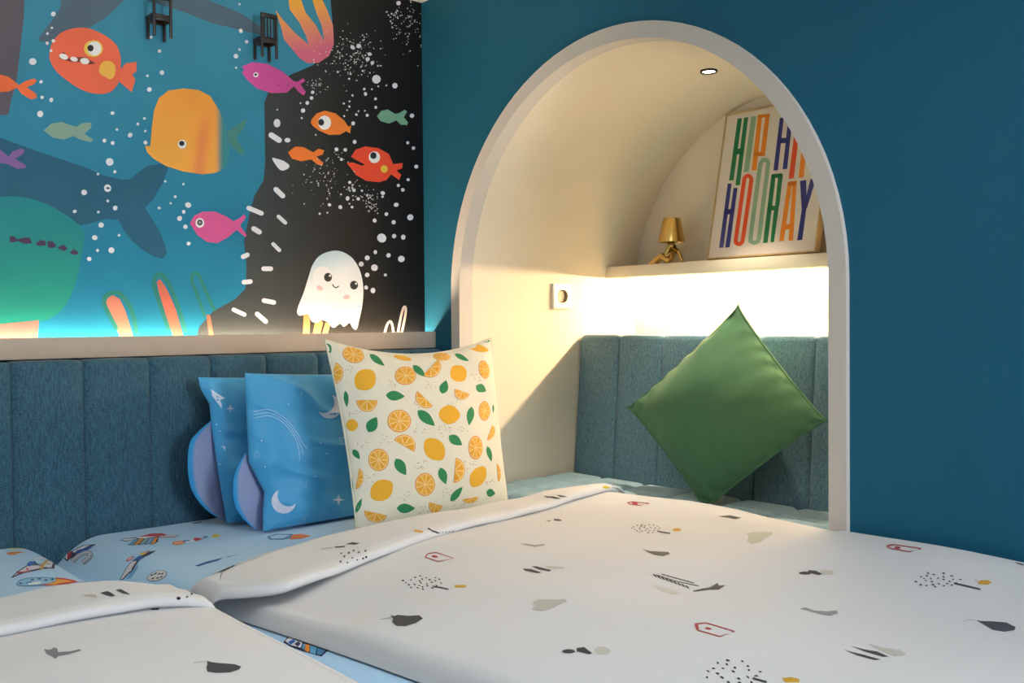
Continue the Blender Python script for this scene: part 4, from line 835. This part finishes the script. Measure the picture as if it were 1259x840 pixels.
# --- blue moon pillows
def moon_pillow(label, corners, t, prints, flap, seed, conc, edge):
    pl = Pillow(*corners, t, (0, -1, .1), conc=conc, pleat=.0012, seed=seed, wr=.006, crease=.006, pw=.55, floor=ZC-.4418, edge=edge)
    root = empty('blue_pillow', tuple((np.array(corners[2])+np.array(corners[3]))/2), label, 'pillow', None)
    S = pl.surf(); pr = Print(); pl.body(pr, '#43a0d6', 90); prints(pr, S); pr.build('pillowcase', M['satin'], root)
    rim, inner, yb, bulge = flap
    R = catmull(np.array(rim), 22); I = catmull(np.array(inner), 22); V = []; C = []; ns = 12
    for j in range(ns):
        s_ = j/(ns-1)
        for i in range(22):
            p = R[i]*(1-s_)+I[i]*s_; y = yb[0]+(yb[1]-yb[0])*s_-bulge*math.sin(math.pi*min(1, s_))*math.sin(math.pi*i/21)
            q_ = on_plane(p[0], p[1], 1, y); q_[2] = max(q_[2], ZC-.4405); V.append(q_); C.append(lin('#3a9ad6') if j < 2 else lin('#94a0c6'))
    V = np.array(V); F = grid_faces(ns, 22); V2 = V+np.array([.0, .004, 0]); n = len(V)
    o = obj('open_hem', np.vstack([V, V2]), F+[tuple(x+n for x in f[::-1]) for f in F]+[(j, j+1, n+j+1, n+j) for j in range(21)], M['lavender'], root, np.array(C+[lin('#3a9ad6')]*n))
    o['label'] = 'lavender lined open end of the pillowcase with a blue hem'
    return root
MP = crop(230, 440, 3.652)
def crescent(pr, S, cx, cy, R, d, rot, col='#d7dcf0', layer=1):
    a = np.linspace(math.radians(-118), math.radians(118), 20); o_ = [(R*math.cos(t), R*math.sin(t)) for t in a]; e0, e1 = o_[0], o_[-1]; dd = R*d
    r2 = math.hypot(e0[0]+dd, e0[1]); b = math.atan2(e1[1], e1[0]+dd); inn = [(-dd+r2*math.cos(t), r2*math.sin(t)) for t in np.linspace(b, -b, 20)][1:-1]
    cs, sn = math.cos(math.radians(rot)), math.sin(math.radians(rot)); pr.poly(S, [(cx+x*cs-y*sn, cy+x*sn+y*cs) for x, y in o_+inn], col, layer, .01)
def star(pr, S, cx, cy, r, n=4, k=.25, col='#d7dcf0', rot=0, layer=1):
    P = []
    for i in range(2*n): t = math.pi*i/n+math.radians(rot)-math.pi/2; q = r if i % 2 == 0 else r*k; P.append((cx+q*math.cos(t), cy+q*math.sin(t)))
    pr.poly(S, P, col, layer, .01)
def star_line(pr, S, cx, cy, r, col='#b9d2f0', rot=10):
    P = [(cx+q*math.cos(t), cy+q*math.sin(t)) for i in range(11) for t in [math.pi*i/5-math.pi/2+math.radians(rot)] for q in [r if i % 2 == 0 else r*.45]]; pr.stroke(S, P, .8, col, 1)
def pr_front(pr, S):
    crescent(pr, S, *MP((640, 220))[0], 14.6, .62, 36); crescent(pr, S, *MP((434, 645))[0], 15, .62, 128)
    for k_, r in enumerate((0, 14, 28)):
        P = catmull(MP((305-4*k_, 270-r), (370, 255-r+6), (430+r*.4, 290-r*.6), (475+r*.5, 345-r*.5), (500+r*.8, 400-r*.4), (505+r*1.2, 460-r*2)), 20); pr.stroke(S, P, .8, '#a9cdf2', 1)
    star(pr, S, *MP((680, 638))[0], 7.5); star_line(pr, S, *MP((705, 372))[0], 7); star_line(pr, S, *MP((312, 435))[0], 5, '#86bce8')
    for x, y in ((515, 158), (455, 208), (600, 382), (533, 574), (575, 533), (527, 724), (335, 373), (350, 490), (628, 430)): pr.ell(S, *MP((x, y))[0], .9, .9, '#cfe0f5', 0, 1, 7)
def pr_back(pr, S):
    P = MP((108, 140), (125, 155), (172, 182), (148, 190), (155, 228), (138, 205), (112, 170)); pr.poly(S, P, '#cfdcf2', 1, .01); star(pr, S, *MP((194, 228))[0], 5.5)
    pr.poly(S, MP((150, 395), (172, 398), (172, 420), (163, 405)), '#b9d6f2', 1, .01)
    for x, y in ((148, 330), (147, 478), (133, 300)): pr.ell(S, *MP((x, y))[0], .9, .9, '#cfe0f5', 0, 1, 7)
zb = ZC-.446
moon_pillow('front blue pillow with white crescent moons, between lemon pillow and the rear blue pillow',
            ((.945, 1.955, ZC-.104), (1.41, 1.985, ZC-.120), (.958, 1.905, zb), (1.40, 1.925, zb)), .047, pr_front,
            (MP((262, 430), (222, 505), (207, 580), (215, 660), (250, 720), (306, 772)), MP((267, 432), (312, 500), (352, 570), (362, 630), (350, 700), (335, 775)), (1.935, 1.945), .004), 12, (.0, .03, .02, .03), [(-1, 0), (-.7, .006), (-.49, .015), (-.35, .004), (-.1, -.014), (.4, -.007), (1, 0)])
moon_pillow('rear blue pillow with open pillowcase end, leaning on the headboard',
            (on_plane(243.7, 464, 1, 2.075), (1.35, 2.095, ZC-.125), on_plane(279, 645, 1, 2.025), (1.37, 2.035, zb)), .045, pr_back,
            (MP((108, 285), (50, 335), (12, 390), (5, 500), (25, 600), (90, 685), (170, 735)), MP((125, 288), (150, 340), (165, 400), (175, 500), (185, 600), (195, 685), (200, 738)), (2.05, 2.078), .004), 19, (.0, .03, .02, .03), [(-1, 0), (-.4, .003), (0, .006), (.35, .009), (.63, .014), (.84, 0), (1, 0)])

# --- green cushion
def green_cushion():
    fl = ZC-.438
    pl = Pillow((1.955, 1.770, ZC-.232), (2.000, 1.440, ZC+.038), (1.890, 1.462, ZC-.462), (1.950, 1.168, ZC-.224), .105, (-1, 0, .1), conc=(.07, .06, .06, .07), pleat=.007, seed=6, wr=.003, floor=fl, ears=.45, pw=.78)
    root = empty('green_cushion', (1.90, 1.46, fl), 'green square cushion standing on one corner against the niche headboard', 'cushion')
    pr = Print(); pl.body(pr, '#588a50', 54); o = pr.build('cover', M['green'], root)
    V, F = pl.piping(.0032); obj('piping', V, F, M['green'], root)
green_cushion()

# ------------------------------------------------------------------ framed poster
def poster():
    bx, bz, lean, H, WD, T = 2.212, ZC+.1722, .092, .426, .342, .022
    y1 = 1.700; y0 = y1-WD; ang = math.asin(lean/H)
    up = np.array([math.sin(ang), 0, math.cos(ang)]); nr = np.array([-math.cos(ang), 0, math.sin(ang)]); B = np.array([bx, 0, bz])
    root = empty('framed_poster', (bx, (y0+y1)/2, bz), 'framed poster of tall coloured letters leaning on the niche shelf', 'poster')
    def slab(name, ya, yb, ha, hb, d0, d1, m, bev=.001):
        bm = bmesh.new(); bm_box(bm, (0, ya, ha), (1, yb, hb), 0)
        for v in bm.verts: v.co = Vector(B+np.array([0, v.co.y, 0])+up*v.co.z-nr*(d0+(d1-d0)*v.co.x))
        bmesh.ops.bevel(bm, geom=list(bm.edges), offset=bev, segments=1, affect='EDGES'); return from_bm(name, bm, m, root, smooth=False)
    fw = .0045
    slab('frame_rail', y0, y1, 0, fw, 0, T, M['oak']); slab('frame_rail', y0, y1, H-fw, H, 0, T, M['oak']); slab('frame_rail', y0, y0+fw, fw, H-fw, 0, T, M['oak']); slab('frame_rail', y1-fw, y1, fw, H-fw, 0, T, M['oak'])
    slab('backing', y0+fw, y1-fw, fw, H-fw, .006, T-.002, M['oak'])
    S = Surf(lambda u, v: B+np.stack([0*u, u, 0*u], -1)+v[:, None]*up-nr*.0035, (y0+fw, y1-fw), (fw, H-fw), n=40)
    nn = nr.copy(); S.normal = lambda u, v: np.tile(nn, (len(u), 1)); S.front = np.ones(1600, bool)
    pr = Print(); pr.grid(S, np.linspace(y0+fw, y1-fw, 4), np.linspace(fw, H-fw, 4), '#e3dcd6', True)
    c = crop(860, 120, 4.2); G, LG, O_, N_, R_ = '#1f7d4f', '#8fb39a', '#f0912c', '#33398a', '#e5552c'
    def p(col, *pts):
        q = S.uv(c(*pts)); pr.poly(S, q, col, 1, .05, True, .0002)
    p(G, (197, 108), (220, 107), (176, 428), (153, 428)); p(G, (230, 104), (252, 102), (209, 453), (186, 453)); p(G, (192, 264), (222, 262), (218, 292), (186, 294))
    p(LG, (268, 98), (295, 96), (255, 383), (228, 386))
    p(O_, (303, 88), (325, 87), (295, 375), (269, 378)); p(O_, (342, 85), (364, 84), (338, 300), (313, 302)); p(O_, (303, 88), (364, 84), (361, 102), (300, 106)); p(O_, (282, 305), (338, 301), (340, 278), (286, 282))
    p(N_, (415, 105), (436, 103), (405, 375), (382, 377)); p(N_, (460, 100), (482, 98), (453, 368), (429, 371)); p(N_, (408, 210), (470, 205), (467, 234), (403, 238))
    p(R_, (502, 88), (527, 86), (487, 417), (460, 420)); p(O_, (548, 82), (574, 80), (537, 412), (512, 415)); p(O_, (590, 80), (614, 79), (592, 300), (568, 302)); p(O_, (548, 82), (614, 78), (611, 98), (546, 102)); p(O_, (530, 304), (592, 300), (595, 278), (532, 282))
    p(N_, (146, 445), (166, 444), (124, 775), (101, 777)); p(N_, (176, 468), (197, 466), (156, 773), (133, 775)); p(N_, (134, 578), (174, 574), (170, 602), (130, 606))
    def ring_(col, pts, w_): pr_pts = np.array(pts, float); P = catmull(np.vstack([pr_pts, pr_pts[:1]]), 44); d = np.gradient(P, axis=0); d[0] = d[-1] = d[0]+d[-1]; d /= np.linalg.norm(d, axis=1)[:, None]; n_ = np.stack([-d[:, 1], d[:, 0]], -1)*w_/2; a, b = P+n_, P-n_; [p(col, a[i], a[i+1], b[i+1], b[i]) for i in range(43)]
    ring_(R_, [(229, 440), (233, 418), (243, 406), (256, 405), (266, 416), (266, 440), (245, 590), (224, 730), (216, 750), (204, 757), (192, 751), (188, 735), (208, 590)], 21)
    ring_(LG, [(312, 362), (317, 340), (328, 325), (342, 322), (353, 334), (353, 360), (330, 540), (308, 720), (300, 742), (285, 750), (270, 744), (264, 725), (288, 540)], 22)
    p(G, (372, 396), (395, 394), (352, 750), (328, 752)); p(G, (408, 393), (431, 396), (413, 556), (391, 560)); p(G, (372, 396), (424, 391), (431, 398), (429, 414), (370, 417)); p(G, (353, 562), (411, 556), (408, 580), (350, 585)); p(G, (386, 575), (409, 572), (385, 746), (366, 748))
    p(O_, (457, 435), (480, 432), (436, 740), (411, 743)); p(O_, (482, 432), (503, 430), (484, 737), (460, 740)); p(O_, (440, 655), (475, 652), (473, 680), (437, 684)); p(O_, (457, 435), (503, 430), (500, 452), (454, 457))
    p(N_, (528, 580), (554, 560), (531, 735), (504, 738)); p(N_, (519, 431), (551, 425), (554, 562), (529, 592)); p(N_, (573, 422), (602, 418), (556, 570), (535, 580))
    pr.build('print', M['poster'], root)
poster()

# ------------------------------------------------------------------ gold figure lamp
def gold_lamp():
    zs = ZC+.167; x0 = 2.252
    Pp = lambda px, py, dx=0: np.array(on_plane(px, py, 0, x0+dx))
    root = empty('gold_lamp', tuple(Pp(824, 321)[:2])+(zs,), 'small shiny gold table lamp shaped as a seated figure on the niche shelf', 'lamp')
    top, bot = Pp(826, 268.5), Pp(825.5, 298); ax = top-bot; h = ax[2]
    V, F = lathe([(.0005, h), (.0245, h), (.0255, h-.002), (.0395, .001), (.0395, 0), (.038, 0), (.0245, h-.004), (.0005, h-.0045)], (0, 0, 0), 40)
    V = [(v[0]+bot[0]+ax[0]*v[2]/h, v[1]+bot[1]+ax[1]*v[2]/h, v[2]+bot[2]) for v in V]
    bm = bmesh.new(); vv = [bm.verts.new(v) for v in V]
    for f in F: bm.faces.new([vv[i] for i in f])
    from_bm('lamp_shade', bm, M['gold'], root, auto=35)
    # body: joints joined as one skinned surface
    ground = lambda p, r: np.array([p[0], p[1], zs+r])
    hip = ground(Pp(822, 318), .010); chest = Pp(825.5, 306); neck = Pp(826, 298); head = Pp(826, 291)
    J = [hip, (hip+chest)/2, chest, neck, head]; E = [(0, 1), (1, 2), (2, 3), (3, 4)]; R_ = [.016, .016, .0145, .009, .009]
    def chain(start, pts, rs):
        k = start
        for p, r in zip(pts, rs): J.append(np.array(p)); R_.append(r); E.append((k, len(J)-1)); k = len(J)-1
    fw_ = np.array([-.75, .66, 0])
    for s, kz, ft in ((-1, 812.0, 800.5), (1, 817.5, 807)):
        sd = np.array([.66, .75, 0])*s*.009
        hj = hip+sd; kn = Pp(kz, 313.5); kn = np.array([kn[0]+sd[0], kn[1]+sd[1], zs+.026]); f = Pp(ft, 321); an = np.array([f[0]+sd[0], f[1]+sd[1], zs+.006]); toe = an+fw_*.010
        if s == 1: kn = np.array([kn[0]-.014, kn[1]-.004, zs+.030]); an = an+np.array([-.014, -.01, 0]); toe = an+fw_*.008
        chain(0, [hj, kn, an, toe], [.012, .0095, .008, .0068])
    for s, ex, hx in ((-1, 829.5, 830), (1, 834, 839.5)):
        sd = np.array([.66, .75, 0])*s*.012
        sh = chest+np.array([0, -.004, .004])*s*(s > 0)+sd*.4; el = Pp(ex, 309); hd = Pp(hx, 320.5); hd = np.array([hd[0], hd[1], zs+.004])
        if s < 0: el = Pp(823, 312, -.02); hd = np.array(Pp(819, 319, -.03)); hd[2] = zs+.02
        chain(2, [sh, el, hd], [.007, .0058, .0052])
    me = bpy.data.meshes.new('figure'); o = bpy.data.objects.new('figure', me); COL.objects.link(o); o.parent = root
    b = np.array(root.location); me.from_pydata([tuple(np.array(j)-b) for j in J], E, []); me.materials.append(M['gold'])
    sk = o.modifiers.new('skin', 'SKIN'); sk.use_smooth_shade = True
    for d, r in zip(me.skin_vertices[0].data if me.skin_vertices else [], R_): d.radius = (r, r)
    if not me.skin_vertices:
        bm = bmesh.new(); bm.from_mesh(me); bm.verts.layers.skin.verify(); lay = bm.verts.layers.skin.active
        for v, r in zip(bm.verts, R_): v[lay].radius = (r, r)
        bm.verts.ensure_lookup_table(); bm.verts[0][lay].use_root = True; bm.to_mesh(me); bm.free()
    else: me.skin_vertices[0].data[0].use_root = True
    ss = o.modifiers.new('sub', 'SUBSURF'); ss.levels = 2; ss.render_levels = 2
gold_lamp()

# ------------------------------------------------------------------ toy chairs on the mural, fronts against the wall
def toy_chair(x0, x1, zleg, zseat, ztop, slats, label):
    yb, yf = 2.198, YW-.0022; t = .0058
    root = empty('toy_chair', ((x0+x1)/2, (yb+yf)/2, zleg), label, 'toy chair', None)
    box('seat', (x0-.001, yb+.004, zseat-.006), (x1+.001, yf, zseat), M['black'], root, .0008)
    for x in (x0, x1-t):
        box('leg', (x, yf-t, zleg), (x+t, yf, zseat-.006), M['black'], root, .0006)
        box('back_post', (x, yb, zleg), (x+t, yb+t, ztop), M['black'], root, .0006)
    box('top_rail', (x0-.0005, yb-.0005, ztop-.011), (x1+.0005, yb+t, ztop+.001), M['black'], root, .002)
    for y in (yf-t+.001, yb+.001): box('apron', (x0+t, y, zseat-.015), (x1-t, y+.0035, zseat-.006), M['black'], root, .0004)
    for x in (x0+.001, x1-.0045): box('apron', (x, yb+t, zseat-.015), (x+.0035, yf-t, zseat-.006), M['black'], root, .0004)
    for k in range(slats):
        x = x0+t+(x1-x0-2*t)*(k+.5)/slats if slats > 1 else 0
        box('back_slat', (x-.0016, yb+.0012, zseat-.001), (x+.0016, yb+.0042, ztop-.010), M['black'], root, .0004)
    if not slats: box('cross_rail', (x0+t, yb+.001, zseat+.032), (x1-t, yb+.0045, zseat+.045), M['black'], root, .0005)
toy_chair(.854, .898, ZC+.657, ZC+.709, ZC+.772, 0, 'black miniature chair with open back, left of the two on the mural')
toy_chair(1.119, 1.163, ZC+.655, ZC+.706, ZC+.762, 4, 'black miniature chair with slatted back, right of the two on the mural')

# ceiling light (out of the frame, over the middle of the room)
cl = empty('ceiling_light', (.35, .45, CEIL), 'round white ceiling light over the middle of the room', 'light')
V, Fc = lathe([(.47, 0), (.47, -.03), (.45, -.03), (.45, -.01), (.0005, -.01)], (.35, .45, CEIL), 40); obj('rim', V, Fc, M['trim'], cl, smooth=False)

# unseen window frame and glowing pane, added around the fill lamp
bm = bmesh.new(); wx0, wx1, wz0, wz1 = .74, 1.58, .93, 2.07
for lo, hi in (((wx0, wz0), (wx1, wz0+.035)), ((wx0, wz1-.035), (wx1, wz1)), ((wx0, wz0+.035), (wx0+.035, wz1-.035)), ((wx1-.035, wz0+.035), (wx1, wz1-.035))):
    bm_box(bm, (lo[0], YFR, lo[1]), (hi[0], YFR+.025, hi[1]), .002)
win = from_bm('window_1', bm, M['trim'], auto=35); struct(win)
box('pane', (wx0+.035, YFR, wz0+.035), (wx1-.035, YFR+.004, wz1-.035), mat('bright_window_glass', '#dfe8f0', .1, emit=(.92, .96, 1), estr=1.5), win, 0)
